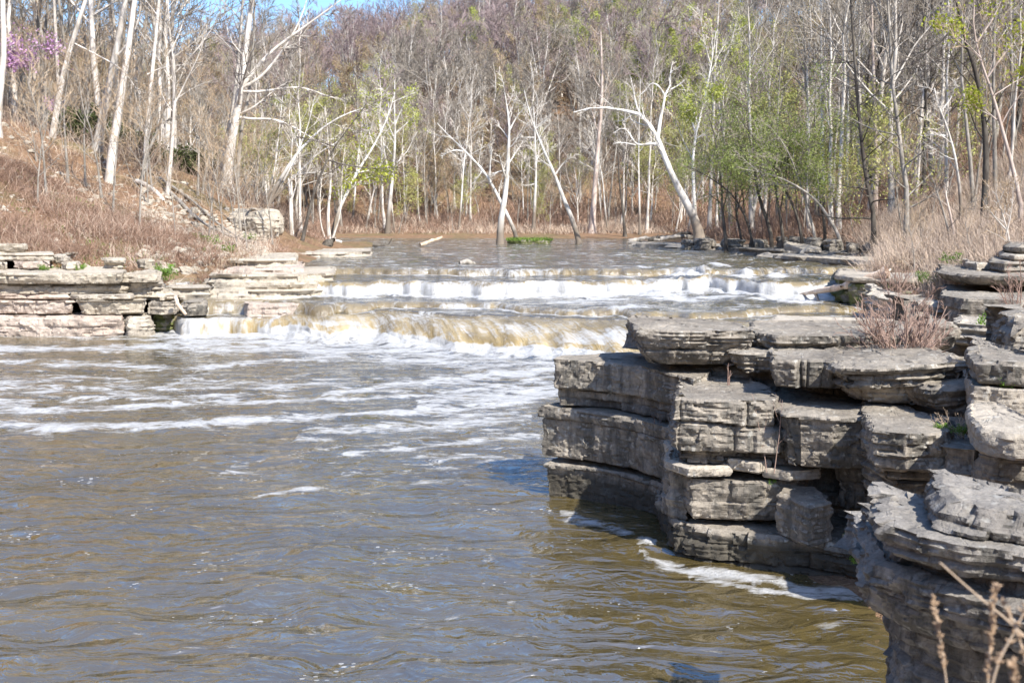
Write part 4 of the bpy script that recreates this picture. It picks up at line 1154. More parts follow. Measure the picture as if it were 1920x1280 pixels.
def grow(rg, P, Rr, nch, ang, lenf, rf, n, t0=0.3, t1=1.0, jit=0.12, up=0.05, minr=0.004, plen=None, fall=0.6, tipf=0.25, droop=0.0, pxy=None):
    m, k = P.shape[:2]
    L = np.sum(np.linalg.norm(np.diff(P, axis=1), axis=2), axis=1) if plen is None else plen
    M_ = m * nch
    par = np.repeat(np.arange(m), nch)
    t = t0 + (t1 - t0) * (np.tile(np.arange(nch), m) + rg.uniform(0.05, 0.95, M_)) / nch
    f = t * (k - 1)
    i = np.clip(f.astype(int), 0, k - 2)
    fr = (f - i)[:, None]
    p0 = P[par, i] * (1 - fr) + P[par, i + 1] * fr
    T = nrmz(P[par, i + 1] - P[par, i])
    r0 = (Rr[par, i] * (1 - fr[:, 0]) + Rr[par, i + 1] * fr[:, 0])
    rnd = nrmz(rg.normal(size=(M_, 3)))
    perp = nrmz(np.cross(T, rnd))
    A = R(ang) * rg.uniform(0.65, 1.3, M_)[:, None]
    d = nrmz(T * np.cos(A) + perp * np.sin(A))
    ln = L[par] * lenf * rg.uniform(0.6, 1.25, M_) * (1 - fall * (t - t0) / max(1e-6, 1 - t0))
    step = (ln / (n - 1))[:, None]
    pts = [p0]
    for s_ in range(n - 1):
        d = nrmz(d + rg.normal(size=d.shape) * jit + np.array([0, 0, up]) - np.array([0, 0, droop]) * s_)
        pts.append(pts[-1] + d * step)
    Pc = np.stack(pts, 1)
    rb = np.maximum(r0 * rf, minr)
    Rc = rb[:, None] * np.linspace(1, tipf, n)[None]
    Rc = np.maximum(Rc, minr * 0.55)
    return Pc, Rc


def leaves(rg, P, nper, size, spread=0.3, tri=False, flat=0.4):
    """small leaf faces scattered round the outer part of the twigs"""
    m, k = P.shape[:2]
    par = np.repeat(np.arange(m), nper)
    t = rg.uniform(0.3, 1.0, len(par)) * (k - 1)
    i = np.clip(t.astype(int), 0, k - 2); fr = (t - i)[:, None]
    c = P[par, i] * (1 - fr) + P[par, i + 1] * fr + rg.normal(size=(len(par), 3)) * spread
    a = nrmz(rg.normal(size=c.shape) + np.array([0, 0, -flat]))
    b_ = nrmz(np.cross(a, nrmz(rg.normal(size=c.shape))))
    s = (size * rg.uniform(0.6, 1.35, len(par)))[:, None]
    V = np.stack([c - a * s * .5, c + b_ * s * .32, c + a * s * .6, c - b_ * s * .32], 1)
    return V.reshape(-1, 3), np.arange(len(par) * 4).reshape(-1, 4)


def join(parts):
    V, Q, MI, o = [], [], [], 0
    for v, q, mi in parts:
        V.append(v); Q.append(q + o); MI.append(np.full(len(q), mi)); o += len(v)
    return np.concatenate(V), np.concatenate(Q), np.concatenate(MI)


def empty(name, loc):
    o = bpy.data.objects.new(name, None)
    o.empty_display_size = 0.3
    COL.objects.link(o)
    o.location = loc
    return o


def plant(name, loc, trunk, crown, mt, mc, label, cat='tree', group=None, mleaf=None):
    """an Empty with the children trunk (stem + main limbs) and crown (small wood, leaves); geometry is relative to loc"""
    e = tag(empty(name, loc), label, cat, group, 'thing')
    v, q, mi = join(trunk)
    mk('trunk', v, q, mats=[M[mt]], parent=e, mi=mi)
    if crown:
        v, q, mi = join(crown)
        mk('crown', v, q, mats=[M[mc]] + ([M[mleaf]] if mleaf else []), parent=e, mi=mi, smooth=False)
    return e


def copy_tree(src, loc, rz, sc, label=None, group=None):
    c = src.copy()
    COL.objects.link(c)
    c.location = loc
    c.rotation_euler = (0, 0, rz)
    c.scale = sc if hasattr(sc, '__len__') else (sc, sc, sc)
    for ch in src.children:
        d = ch.copy()
        COL.objects.link(d)
        d.parent = c
    if label:
        c['label'] = label
    if group:
        c['group'] = group
    return c


def proto_tree(seed, H=15.0, r=0.2, kind='oval', thick=1.0, leaf=None, nleaf=0, lsize=0.2, clear=0.35, lean=0.06, n1=16, n2=7, n3=7, a1=42, l1=0.42, fork=0, twr=0.016):
    rg = np.random.default_rng(seed)
    k = 9
    tz = np.linspace(0, 1, k)
    P = np.zeros((1, k, 3))
    P[0, :, 2] = H * tz
    P[0, :, 0] = H * lean * rg.normal() * tz + 0.02 * H * np.cumsum(rg.normal(size=k)) * tz
    P[0, :, 1] = H * lean * rg.normal() * tz + 0.02 * H * np.cumsum(rg.normal(size=k)) * tz
    Rr = (r * (1 - 0.88 * tz ** 0.9) + r * 0.5 * np.exp(-tz * 30))[None]
    tr = [tubes(P, Rr, 7) + (0,)]
    if fork:
        Pf, Rf = grow(rg, P, Rr, fork, 24, 0.62, 0.72, 8, clear, clear + 0.25, 0.06, 0.10, fall=0.3)
        tr.append(tubes(Pf, Rf, 5) + (0,))
        P1, R1 = grow(rg, Pf, Rf, max(3, n1 // fork), a1, 0.5, 0.5, 6, 0.25, 1, 0.10, 0.06, fall=0.5)
        P1b, R1b = grow(rg, P, Rr, n1 // 2, a1, l1, 0.5, 6, clear, 1, 0.10, 0.06)
        P1, R1 = np.concatenate([P1, P1b]), np.concatenate([R1, R1b])
    else:
        P1, R1 = grow(rg, P, Rr, n1, a1, l1, 0.5, 6, clear, 0.98, 0.09, 0.07)
    tr.append(tubes(P1, R1, 4) + (0,))
    P2, R2 = grow(rg, P1, R1, n2, 38, 0.55, 0.55, 5, 0.2, 1, 0.12, 0.06, minr=twr * 1.3)
    P3, R3 = grow(rg, P2, R2, n3, 32, 0.60, 0.6, 4, 0.15, 1, 0.12, 0.06, minr=twr)
    cr = [tubes(P2, R2, 3) + (0,), tubes(P3, R3, 3) + (0,)]
    if leaf:
        cr.append(leaves(rg, P3, nleaf, lsize, 0.22) + (1,))
    return tr, cr


PARK = (0, 0, 0)


def make_protos():
    D = {}
    spec = {
        'mauve_round': dict(seed=1, H=14, r=.20, clear=.20, n1=20, n2=8, n3=9, twr=.024, a1=46, l1=.52, fork=3, mt='bark_grey', mc='twig_mauve'),
        'mauve_vase': dict(seed=2, H=15, r=.20, clear=.18, n1=20, n2=8, n3=9, twr=.024, a1=36, l1=.52, fork=4, mt='bark_pale', mc='twig_mauve'),
        'mauve_tall': dict(seed=3, H=17, r=.21, clear=.30, n1=20, n2=8, n3=9, twr=.024, a1=44, l1=.42, mt='bark_grey', mc='twig_mauve'),
        'grey_round': dict(seed=4, H=14, r=.20, clear=.20, n1=20, n2=8, n3=9, twr=.023, a1=48, l1=.50, fork=3, mt='bark_pale', mc='twig_grey'),
        'grey_tall': dict(seed=5, H=18, r=.20, clear=.32, n1=20, n2=8, n3=8, twr=.022, a1=42, l1=.36, mt='bark_pale', mc='twig_grey'),
        'tan_round': dict(seed=6, H=13, r=.18, clear=.18, n1=18, n2=8, n3=8, twr=.022, a1=48, l1=.50, fork=2, mt='bark_grey', mc='twig_tan', leaf='leaf_olive', nleaf=1, lsize=.14),
        'green_round': dict(seed=7, H=12, r=.16, clear=.22, n1=17, n2=7, n3=7, a1=50, l1=.46, fork=2, mt='bark_grey', mc='twig_grey', leaf='leaf_spring', nleaf=9, lsize=.17),
        'soft_green': dict(seed=8, H=13, r=.16, clear=.22, n1=17, n2=7, n3=7, a1=48, l1=.44, fork=2, mt='bark_pale', mc='twig_grey', leaf='leaf_soft', nleaf=4, lsize=.15),
        'slim_pale': dict(seed=9, H=19, r=.16, clear=.50, n1=15, n2=6, n3=6, a1=42, l1=.26, mt='bark_pale', mc='twig_grey', twr=.012),
        'slim_grey': dict(seed=10, H=18, r=.14, clear=.45, n1=15, n2=6, n3=6, a1=44, l1=.26, mt='bark_grey', mc='twig_grey', twr=.012),
        'white_slim': dict(seed=11, H=14, r=.13, clear=.35, n1=13, n2=6, n3=6, a1=50, l1=.30, mt='bark_white', mc='twig_white', twr=.012),
        'slim_dark': dict(seed=12, H=18, r=.16, clear=.30, n1=22, n2=6, n3=6, a1=62, l1=.26, mt='bark_dark', mc='twig_dark', twr=.010),
        'sapling': dict(seed=13, H=6, r=.05, clear=.2, n1=12, n2=5, n3=5, a1=40, l1=.40, mt='bark_grey', mc='twig_tan', twr=.008),
        'green_sapling': dict(seed=14, H=6, r=.05, clear=.2, n1=12, n2=5, n3=5, a1=44, l1=.42, mt='bark_grey', mc='twig_tan', leaf='leaf_soft', nleaf=4, lsize=.13, twr=.008),
    }
    for k, s in spec.items():
        s = dict(s)
        mt, mc, lf = s.pop('mt'), s.pop('mc'), s.get('leaf')
        tr, cr = proto_tree(**s)
        D[k] = (tr, cr, mt, mc, lf)
    return D


PROTO = make_protos()
_first = {}


def put(kind, x, y, rz, sc, label, name='bare_tree', group=None, cat='tree', sink=0.15):
    loc = (float(x), float(y), float(gz(x, y)) - sink)
    if kind not in _first:
        tr, cr, mt, mc, lf = PROTO[kind]
        e = plant(name, loc, tr, cr, mt, mc, label, cat, group, lf)
        e.rotation_euler = (0, 0, rz)
        e.scale = sc if hasattr(sc, '__len__') else (sc, sc, sc)
        _first[kind] = e
        return e
    c = copy_tree(_first[kind], loc, rz, sc, label, group)
    c.name = name
    if not group and 'group' in c:
        del c['group']
    return c


# ---- the far hillside: one tree every few metres
rgf = np.random.default_rng(42)
FAR = {
    'mauve_round': ('bare_tree', 'round bare tree with mauve twigs on the far wooded hillside', 'mauve twigged trees on the far hillside'),
    'mauve_vase': ('bare_tree', 'vase shaped bare tree with mauve twigs and pale limbs on the far hillside', 'vase shaped mauve trees on the far hillside'),
    'mauve_tall': ('bare_tree', 'tall bare tree with mauve crown on the far hillside', 'tall mauve trees on the far hillside'),
    'grey_round': ('bare_tree', 'round bare grey tree on the far wooded hillside', 'round grey trees on the far hillside'),
    'grey_tall': ('bare_tree', 'tall bare grey tree on the far wooded hillside', 'tall grey trees on the far hillside'),
    'tan_round': ('budding_tree', 'tan tree with olive buds on the far wooded hillside', 'olive budding trees on the far hillside'),
    'green_round': ('leafing_tree', 'tree coming into bright green leaf on the far hillside', 'bright green trees on the far hillside'),
    'soft_green': ('leafing_tree', 'tree in soft green young leaf on the far hillside', 'soft green trees on the far hillside'),
}


def scatter(n, region, dmin, rg, tries=40):
    pts = []
    for _ in range(n * tries):
        x, y = region(rg)
        if all((x - a) ** 2 + (y - b) ** 2 > dmin ** 2 for a, b in pts[-400:]):
            pts.append((x, y))
            if len(pts) >= n:
                break
    return pts


def far_region(rg):
    while True:
        y = 114 + 122 * rg.random() ** 0.9
        x = rg.uniform(-0.52, 0.52) * y * 1.05
        if gz(x, y) > 3.0:
            return x, y


MASS = []
for x, y in scatter(820, far_region, 2.9, rgf):
    t = (y - 112) / 120.0
    pxx = 960 + x / y * F
    u = rgf.random()
    if t < 0.28:
        kinds = ['grey_tall', 'tan_round', 'soft_green', 'grey_round', 'mauve_tall']; pr = [.34, .18, .08, .24, .16]
    else:
        kinds = ['mauve_round', 'mauve_vase', 'mauve_tall', 'grey_round', 'grey_tall', 'tan_round', 'soft_green', 'green_round']; pr = [.25, .20, .18, .11, .08, .10, .05, .03]
        if 1080 < pxx < 1560 and t < 0.7:
            pr = [.10, .08, .08, .13, .11, .20, .15, .15]
        if pxx < 620:
            pr = [.08, .08, .08, .22, .16, .14, .18, .06]
        if pxx > 1500:
            pr = [.12, .08, .08, .24, .22, .16, .08, .02]
    k = kinds[rgf.choice(len(kinds), p=np.array(pr) / sum(pr))]
    s = rgf.uniform(0.66, 0.92) * (1.0 if t > 0.15 else 0.85) * (1.15 if k == 'green_round' else 1)
    nm, lb, gr = FAR[k]
    if nm == 'bare_tree' and y > 150 and k in _first:
        MASS.append((k, x, y, rgf.uniform(0, 6.28), s))
        continue
    put(k, x, y, rgf.uniform(0, 6.28), (s, s, s * rgf.uniform(0.9, 1.12)), lb, nm, gr)


# the trees high on the far hillside, past the first rows, as one mass
def tree_mass(items):
    kinds = sorted(set(i[0] for i in items))
    V = np.array([(i[1], i[2], float(gz(i[1], i[2])) - 0.2) for i in items])
    o = mk('far_woods', V, mats=[])
    me = o.data
    a = me.attributes.new('which', 'INT', 'POINT'); a.data.foreach_set('value', np.array([kinds.index(i[0]) for i in items], np.int32))
    a = me.attributes.new('turn', 'FLOAT_VECTOR', 'POINT'); a.data.foreach_set('vector', np.array([(0, 0, i[3]) for i in items], np.float32).ravel())
    a = me.attributes.new('size', 'FLOAT', 'POINT'); a.data.foreach_set('value', np.array([i[4] for i in items], np.float32))
    ng = bpy.data.node_groups.new('far_woods', 'GeometryNodeTree')
    ng.interface.new_socket('Geometry', in_out='INPUT', socket_type='NodeSocketGeometry')
    ng.interface.new_socket('Geometry', in_out='OUTPUT', socket_type='NodeSocketGeometry')
    gi, go = ng.nodes.new('NodeGroupInput'), ng.nodes.new('NodeGroupOutput')
    jn = ng.nodes.new('GeometryNodeJoinGeometry')

    def named(nm_, typ):
        n_ = ng.nodes.new('GeometryNodeInputNamedAttribute'); n_.data_type = typ; n_.inputs['Name'].default_value = nm_
        return [s_ for s_ in n_.outputs if s_.enabled and s_.name == 'Attribute'][0]
    aw, at_, as_ = named('which', 'INT'), named('turn', 'FLOAT_VECTOR'), named('size', 'FLOAT')
    for k, kd in enumerate(kinds):
        j2 = ng.nodes.new('GeometryNodeJoinGeometry')
        for ch in _first[kd].children:
            oi = ng.nodes.new('GeometryNodeObjectInfo'); oi.transform_space = 'ORIGINAL'; oi.inputs['Object'].default_value = ch
            oi.inputs['As Instance'].default_value = True
            ng.links.new(oi.outputs['Geometry'], j2.inputs[0])
        cmp_ = ng.nodes.new('FunctionNodeCompare'); cmp_.data_type = 'INT'; cmp_.operation = 'EQUAL'
        ii = [s_ for s_ in cmp_.inputs if s_.enabled]
        ng.links.new(aw, ii[0]); ii[1].default_value = k
        ip_ = ng.nodes.new('GeometryNodeInstanceOnPoints')
        ng.links.new(gi.outputs[0], ip_.inputs['Points']); ng.links.new(cmp_.outputs[0], ip_.inputs['Selection'])
        ng.links.new(j2.outputs[0], ip_.inputs['Instance']); ng.links.new(at_, ip_.inputs['Rotation']); ng.links.new(as_, ip_.inputs['Scale'])
        ng.links.new(ip_.outputs[0], jn.inputs[0])
    ng.links.new(jn.outputs[0], go.inputs[0])
    md = o.modifiers.new('far_woods', 'NODES'); md.node_group = ng
    return tag(o, 'bare mauve and grey trees massed on the upper part of the far hillside', 'woods', None, 'stuff')


tree_mass(MASS)
for px, D, kd, s in ((1185, 128, 'green_round', .8), (1215, 138, 'green_round', 1.0), (1262, 132, 'green_round', 1.05), (1300, 126, 'soft_green', 1.0), (1345, 138, 'green_round', 1.1), (1385, 128, 'green_round', .95), (1240, 150, 'green_round', .9), (1420, 140, 'soft_green', 1.0),
                     (600, 112, 'soft_green', .8), (640, 118, 'green_round', .7), (690, 108, 'soft_green', .7), (760, 116, 'soft_green', .75), (560, 120, 'green_round', .75), (520, 108, 'soft_green', .8), (1010, 112, 'soft_green', .45), (1090, 114, 'soft_green', .45), (900, 112, 'soft_green', .4), (1500, 118, 'soft_green', .8)):
    nm, lb, gr = FAR[kd]
    x = (px - 960) / F * D
    put(kd, x, D, px * 0.37, s, lb, nm, gr)


# ---- single trees traced where they stand
def hero(label, D, paths, mt, mc, name='bare_tree', group=None, leaf=None, nleaf=3, lsize=0.14, n1=9, n2=6, n3=6, a1=45, l1=0.30, l2=0.5, clear=0.35, twr=0.010, seed=0, up=0.05, spread=0.25, jit=0.10, cat='tree', dy=0.06):
    rg = np.random.default_rng(seed + int(abs(paths[0][0][0][0]) * 7) + int(D * 3))
    allP, allR = [], []
    ppm = F / D
    for k, pth in enumerate(paths):
        cpts, w0, w1 = pth
        Y = D
        P = []
        yo = 0.0
        for j, q in enumerate(cpts):
            if len(q) > 2:
                yo = q[2]
            elif j and k:
                yo += rg.normal() * dy * 1.0
            P.append(pt(q[0], q[1], D + yo))
        P = np.array(P)
        if k == 0:
            g = float(gz(P[0, 0], P[0, 1]))
            base = np.array([P[0, 0], P[0, 1], min(g, P[0, 2]) - 0.25])
            if P[0, 2] - base[2] > 0.3:
                P = np.vstack([base, P])
            else:
                P[0] = base
            loc = base.copy()
        n = 14
        C = curve(P, n)
        tl = np.linspace(0, 1, n)
        rr = (w0 * (1 - tl) ** 1.15 + w1 * 0.6 * tl) / 2 / ppm * (0.92 if k == 0 else 0.72)
        if k == 0:
            rr = rr * (1 + 0.7 * np.exp(-tl * 22))
        C = C + np.cumsum(rg.normal(size=C.shape), 0) * 0.012 * tl[:, None]
        allP.append(C); allR.append(rr)
    P0, R0 = np.array(allP), np.array(allR)
    P0 = P0 - loc
    tr = [tubes(P0, R0, 8) + (0,)]
    P1, R1 = grow(rg, P0, R0, n1, a1, l1, 0.42, 7, clear, 0.99, jit, up, minr=twr * 1.8, fall=0.45)
    tr.append(tubes(P1, R1, 4) + (0,))
    P2, R2 = grow(rg, P1, R1, n2, 42, l2, 0.55, 5, 0.2, 1, 0.13, up, minr=twr * 1.3)
    P3, R3 = grow(rg, P2, R2, n3, 36, 0.55, 0.6, 4, 0.15, 1, 0.13, up, minr=twr)
    cr = [tubes(P2, R2, 3) + (0,), tubes(P3, R3, 3) + (0,)]
    if leaf:
        cr.append(leaves(rg, P3, nleaf, lsize, spread) + (1,))
    return plant(name, loc, tr, cr, mt, mc, label, cat, group, leaf)


Wt, Pl, Gr, Dk = 'bark_white', 'bark_pale', 'bark_grey', 'bark_dark'
# left hillside
hero('stout pale trunk rising from the middle of the left slope, nearest of a close pair', 56, [([(205, 366), (207, 300), (222, 210), (238, 110), (252, 0), (262, -120), (268, -260)], 19, 8)], Pl, 'twig_grey', clear=0.62, l1=0.22)
hero('leaning pale trunk just behind and left of the stout one on the left slope', 61, [([(180, 282), (192, 220), (210, 130), (232, 20), (250, -120), (262, -260)], 18, 8), ([(214, 110), (235, 90), (262, 40), (270, -30)], 7, 3)], Pl, 'twig_grey', clear=0.6, l1=0.2)
hero('tall pale trunk with a long drooping side branch at the upper left', 60, [([(92, 290), (104, 220), (120, 130), (142, 60), (165, -10), (190, -140), (200, -260)], 14, 6), ([(140, 82), (185, 105), (228, 128), (262, 175), (276, 200)], 4.5, 1.5)], Pl, 'twig_grey', clear=0.62, l1=0.2)
hero('straight banded trunk in the middle of the left grove', 60, [([(270, 332), (275, 250), (283, 160), (290, 90), (298, 0), (304, -120), (306, -220)], 11, 5), ([(276, 140), (300, 128), (340, 122), (380, 118)], 4, 1.5)], Pl, 'twig_grey', clear=0.55, l1=0.22)
hero('slender forked tree with light spreading twigs on the left slope', 56, [([(311, 386), (318, 320), (325, 230), (327, 180), (323, 110), (315, 40), (310, -60)], 10, 3), ([(325, 200), (345, 160), (370, 110), (385, 60)], 5, 1.5), ([(326, 190), (352, 170), (392, 150)], 4, 1.2)], Pl, 'twig_grey', clear=0.35, l1=0.30, twr=.009)
hero('crooked thin tree leaning right between the banded trunk and the forked tree', 57, [([(266, 336), (275, 290), (296, 240), (308, 200), (318, 160)], 9, 2.5), ([(290, 238), (330, 218)], 4, 1.5)], Gr, 'twig_grey', clear=0.4, l1=0.35, twr=.009)
hero('great double trunked tree with long limbs sweeping right over the river', 62, [([(424, 336), (432, 280), (443, 220), (450, 170), (462, 90), (472, 10), (482, -90), (490, -200)], 21, 8),
     ([(450, 168), (475, 135), (500, 105), (528, 82), (575, 50), (615, 20), (660, -10)], 12, 3), ([(452, 165), (485, 150), (515, 115), (545, 70), (570, 20), (580, -40)], 9, 3),
     ([(456, 172), (490, 172), (530, 165), (565, 162), (600, 172), (650, 186)], 8, 2), ([(448, 220), (475, 224), (510, 222), (545, 234), (575, 252), (620, 275)], 8, 2),
     ([(446, 215), (480, 200), (510, 172), (545, 152)], 6, 1.5)], Pl, 'twig_dark', clear=0.25, l1=0.24, n1=8, twr=.011)
hero('second trunk right behind the great double trunked tree', 64, [([(412, 334), (424, 270), (436, 215), (445, 150), (452, 60), (458, -80)], 14, 6)], Pl, 'twig_grey', clear=0.55, l1=0.2)
hero('dark mottled trunk right of the great double trunked tree', 63, [([(444, 345), (450, 260), (458, 215), (470, 160), (476, 60), (480, -60)], 10, 4)], Gr, 'twig_dark', clear=0.45, l1=0.25)
hero('half hidden trunk cut by the left edge of the photo', 55, [([(-8, 240), (0, 170), (8, 100), (5, 20), (3, -120), (0, -260)], 16, 8)], Pl, 'twig_grey', clear=0.6, l1=0.2)
hero('thin straight tree near the left edge above the brush', 52, [([(128, 350), (124, 280), (121, 210), (130, 150), (135, 100)], 7, 2)], Gr, 'twig_grey', clear=0.4, l1=0.3, twr=.008)
hero('thin pale tree at the crest left of the great tree', 58, [([(370, 372), (373, 300), (374, 230), (376, 170)], 6, 2)], Gr, 'twig_grey', clear=0.4, l1=0.3, twr=.008)
hero('thin curved tree beside the great double trunked tree', 59, [([(380, 350), (390, 300), (402, 250), (420, 215)], 6, 2)], Gr, 'twig_grey', clear=0.4, l1=0.3, twr=.008)
hero('purple blossoming tree among the trunks at the upper left', 62, [([(80, 262), (82, 200), (84, 150), (78, 110), (72, 80)], 7, 2), ([(84, 150), (92, 120), (100, 85)], 4, 1.5), ([(82, 160), (60, 130), (50, 105)], 3, 1.2), ([(83, 215), (95, 208), (103, 200)], 3, 1.2)],
     Gr, 'twig_grey', name='blossoming_tree', leaf='blossom', nleaf=2, lsize=0.14, clear=0.6, l1=0.35, n1=6, n2=4, n3=4, twr=.008, spread=.2)
hero('second purple blossoming tree cut by the left edge of the photo', 61, [([(2, 235), (4, 180), (6, 130), (14, 90)], 6, 2), ([(4, 150), (18, 130), (24, 110)], 3, 1.2)],
     Gr, 'twig_grey', name='blossoming_tree', leaf='blossom', nleaf=4, lsize=0.18, clear=0.6, l1=0.35, n1=5, n2=4, n3=3, twr=.008, spread=.2)
# beyond the toe of the left hillside
hero('white sycamore cluster leaning right behind the tan boulder', 64, [([(502, 385), (512, 360), (535, 320), (560, 282), (600, 240), (640, 215), (680, 200)], 11, 3), ([(505, 380), (535, 350), (565, 318), (600, 285), (640, 262)], 10, 3), ([(500, 384), (515, 320), (522, 250), (530, 180)], 6, 2), ([(548, 330), (590, 322), (625, 325)], 5, 2), ([(488, 372), (478, 345), (470, 330)], 4, 2), ([(505, 385), (530, 345), (575, 250), (590, 180)], 7, 2)],
     Wt, 'twig_white', name='sycamore', clear=0.3, l1=0.26, n1=8, twr=.010)
hero('broken tan trunk beside the leaning dark tree', 61, [([(548, 462), (546, 410), (543, 360), (541, 335)], 12, 7), ([(544, 380), (556, 350), (555, 330)], 6, 4)], Pl, 'twig_tan', clear=0.6, l1=0.25, n1=4, n2=3, n3=3)
hero('dark slender tree leaning right with a tan scar on its trunk', 59, [([(562, 462), (576, 410), (588, 360), (606, 315), (625, 275), (660, 230), (690, 190)], 8, 2), ([(615, 300), (650, 310), (700, 318), (760, 312)], 5, 1.5), ([(625, 275), (600, 265), (560, 255)], 3, 1)], Dk, 'twig_dark', clear=0.45, l1=0.3, twr=.009)
hero('white sycamore leaning right with young green leaves behind the debris', 71, [([(622, 452), (632, 400), (650, 362), (672, 318), (700, 275), (725, 225), (738, 180)], 10, 3), ([(628, 420), (645, 360), (648, 310)], 6, 2), ([(665, 325), (700, 318), (735, 322)], 4, 1.5), ([(650, 360), (690, 330), (720, 330)], 4, 1.5)],
     Wt, 'twig_white', name='sycamore', leaf='leaf_lime', nleaf=1, lsize=0.16, clear=0.35, l1=0.28, n1=8, twr=.010)
hero('clump of three thin grey trunks rooted in the debris', 70, [([(618, 454), (614, 400), (622, 340), (618, 270), (612, 200)], 8, 2), ([(622, 452), (640, 400), (642, 330), (650, 270)], 6, 2), ([(612, 454), (600, 420), (598, 370), (604, 320)], 5, 2)], Pl, 'twig_grey', clear=0.4, l1=0.25, twr=.010)
hero('tall pale sycamore standing on the far meadow left of centre', 100, [([(727, 418), (732, 370), (738, 310), (742, 250), (740, 190), (742, 150)], 10, 3), ([(740, 262), (728, 235), (718, 210), (700, 190), (680, 170)], 5, 1.5), ([(742, 250), (770, 225), (782, 212)], 5, 1.5), ([(740, 235), (755, 200), (770, 170)], 5, 1.5)],
     Wt, 'twig_white', name='sycamore', clear=0.4, l1=0.26, n1=8, twr=.012, leaf='leaf_spring', nleaf=1, lsize=.16)
hero('stout brown footed sycamore at the water with a straight white upper stem', 77, [([(938, 453), (938, 420), (944, 385), (950, 340), (953, 280), (955, 240), (950, 200), (944, 165)], 17, 3), ([(955, 245), (968, 220), (985, 200)], 5, 1.5), ([(950, 320), (932, 322), (918, 332)], 5, 2), ([(918, 332), (920, 300), (924, 260)], 4, 1.5)],
     Wt, 'twig_white', name='sycamore', clear=0.45, l1=0.26, n1=8, twr=.011)
hero('white sycamore leaning far left across the stout one', 79, [([(970, 445), (955, 410), (935, 370), (912, 325), (880, 290), (850, 262), (820, 230)], 10, 2.5), ([(905, 318), (895, 335), (885, 345)], 4, 2), ([(868, 284), (850, 280), (828, 292)], 5, 2)],
     Wt, 'twig_white', name='sycamore', clear=0.35, l1=0.26, n1=8, twr=.011)
hero('slim upright white sycamore behind the green islet', 100, [([(1000, 428), (1003, 380), (1005, 320), (1003, 260), (1000, 200)], 8, 3), ([(1002, 345), (990, 348), (978, 345)], 3, 1), ([(1004, 300), (1020, 285), (1040, 275)], 3, 1)], Wt, 'twig_white', name='sycamore', clear=0.45, l1=0.24, twr=.011)
hero('white sycamore leaning left from the water right of the green islet', 77, [([(1087, 457), (1075, 415), (1058, 375), (1040, 325), (1022, 285), (1008, 250), (995, 215), (985, 170)], 12, 3), ([(1040, 330), (1055, 305), (1080, 290)], 5, 1.5), ([(1004, 242), (1025, 225), (1035, 215)], 4, 1.5), ([(1002, 258), (980, 258), (962, 262)], 4, 1.5)],
     Wt, 'twig_white', name='sycamore', clear=0.4, l1=0.26, n1=8, twr=.011)
hero('thick pinkish trunk standing straight behind the sycamores', 99, [([(1110, 432), (1113, 380), (1118, 310), (1122, 250), (1128, 190), (1128, 130), (1125, 60)], 13, 6)], 'bark_pink', 'twig_tan', clear=0.5, l1=0.22)
hero('dark thin tree right of the pinkish trunk', 96, [([(1172, 440), (1168, 390), (1160, 340), (1159, 290), (1158, 240)], 7, 2)], Dk, 'twig_dark', clear=0.4, l1=0.28, twr=.010)
hero('thin white stem standing straight before the far woods', 98, [([(1200, 440), (1199, 380), (1197, 300), (1198, 230), (1200, 150)], 5, 2)], Wt, 'twig_white', name='sycamore', clear=0.35, l1=0.22, twr=.010)
hero('giant white sycamore with a brown foot arching left over the river', 72, [([(1312, 436), (1300, 405), (1286, 378), (1268, 345), (1250, 305), (1240, 275), (1232, 258), (1215, 228), (1200, 213), (1170, 208), (1135, 202), (1100, 204), (1075, 212)], 21, 3.5),
     ([(1233, 260), (1238, 225), (1246, 190), (1247, 175), (1258, 165), (1256, 145), (1262, 115)], 11, 3), ([(1246, 178), (1235, 160), (1222, 155), (1212, 172), (1200, 182)], 6, 1.5), ([(1258, 168), (1275, 158), (1285, 150)], 4, 1.5),
     ([(1234, 272), (1222, 268), (1208, 272), (1192, 272), (1175, 242), (1165, 238), (1150, 248)], 8, 2), ([(1192, 272), (1170, 266), (1150, 268)], 4, 1.5), ([(1200, 213), (1192, 195), (1188, 165), (1182, 140)], 5, 1.5)],
     Wt, 'twig_white', name='sycamore', clear=0.45, l1=0.16, n1=7, n2=4, n3=4, twr=.012, jit=.2)
hero('pale sycamore standing right behind the giant one', 74, [([(1304, 400), (1300, 350), (1298, 300), (1304, 250), (1318, 200), (1326, 160), (1335, 110), (1342, 60)], 9, 3), ([(1303, 245), (1294, 215), (1288, 195)], 5, 2), ([(1320, 195), (1335, 180), (1350, 168)], 4, 1.5)],
     Wt, 'twig_white', name='sycamore', clear=0.35, l1=0.26, n1=8, twr=.012, leaf='leaf_spring', nleaf=2, lsize=.16)
hero('tall twiggy pale tree rising above the giant sycamore', 96, [([(1330, 420), (1334, 330), (1338, 240), (1340, 150), (1345, 70), (1350, 0), (1352, -60)], 9, 3), ([(1338, 140), (1320, 80), (1310, 20)], 5, 2), ([(1340, 150), (1370, 90), (1385, 20)], 5, 2)], Pl, 'twig_white', clear=0.35, l1=0.26, n1=10)
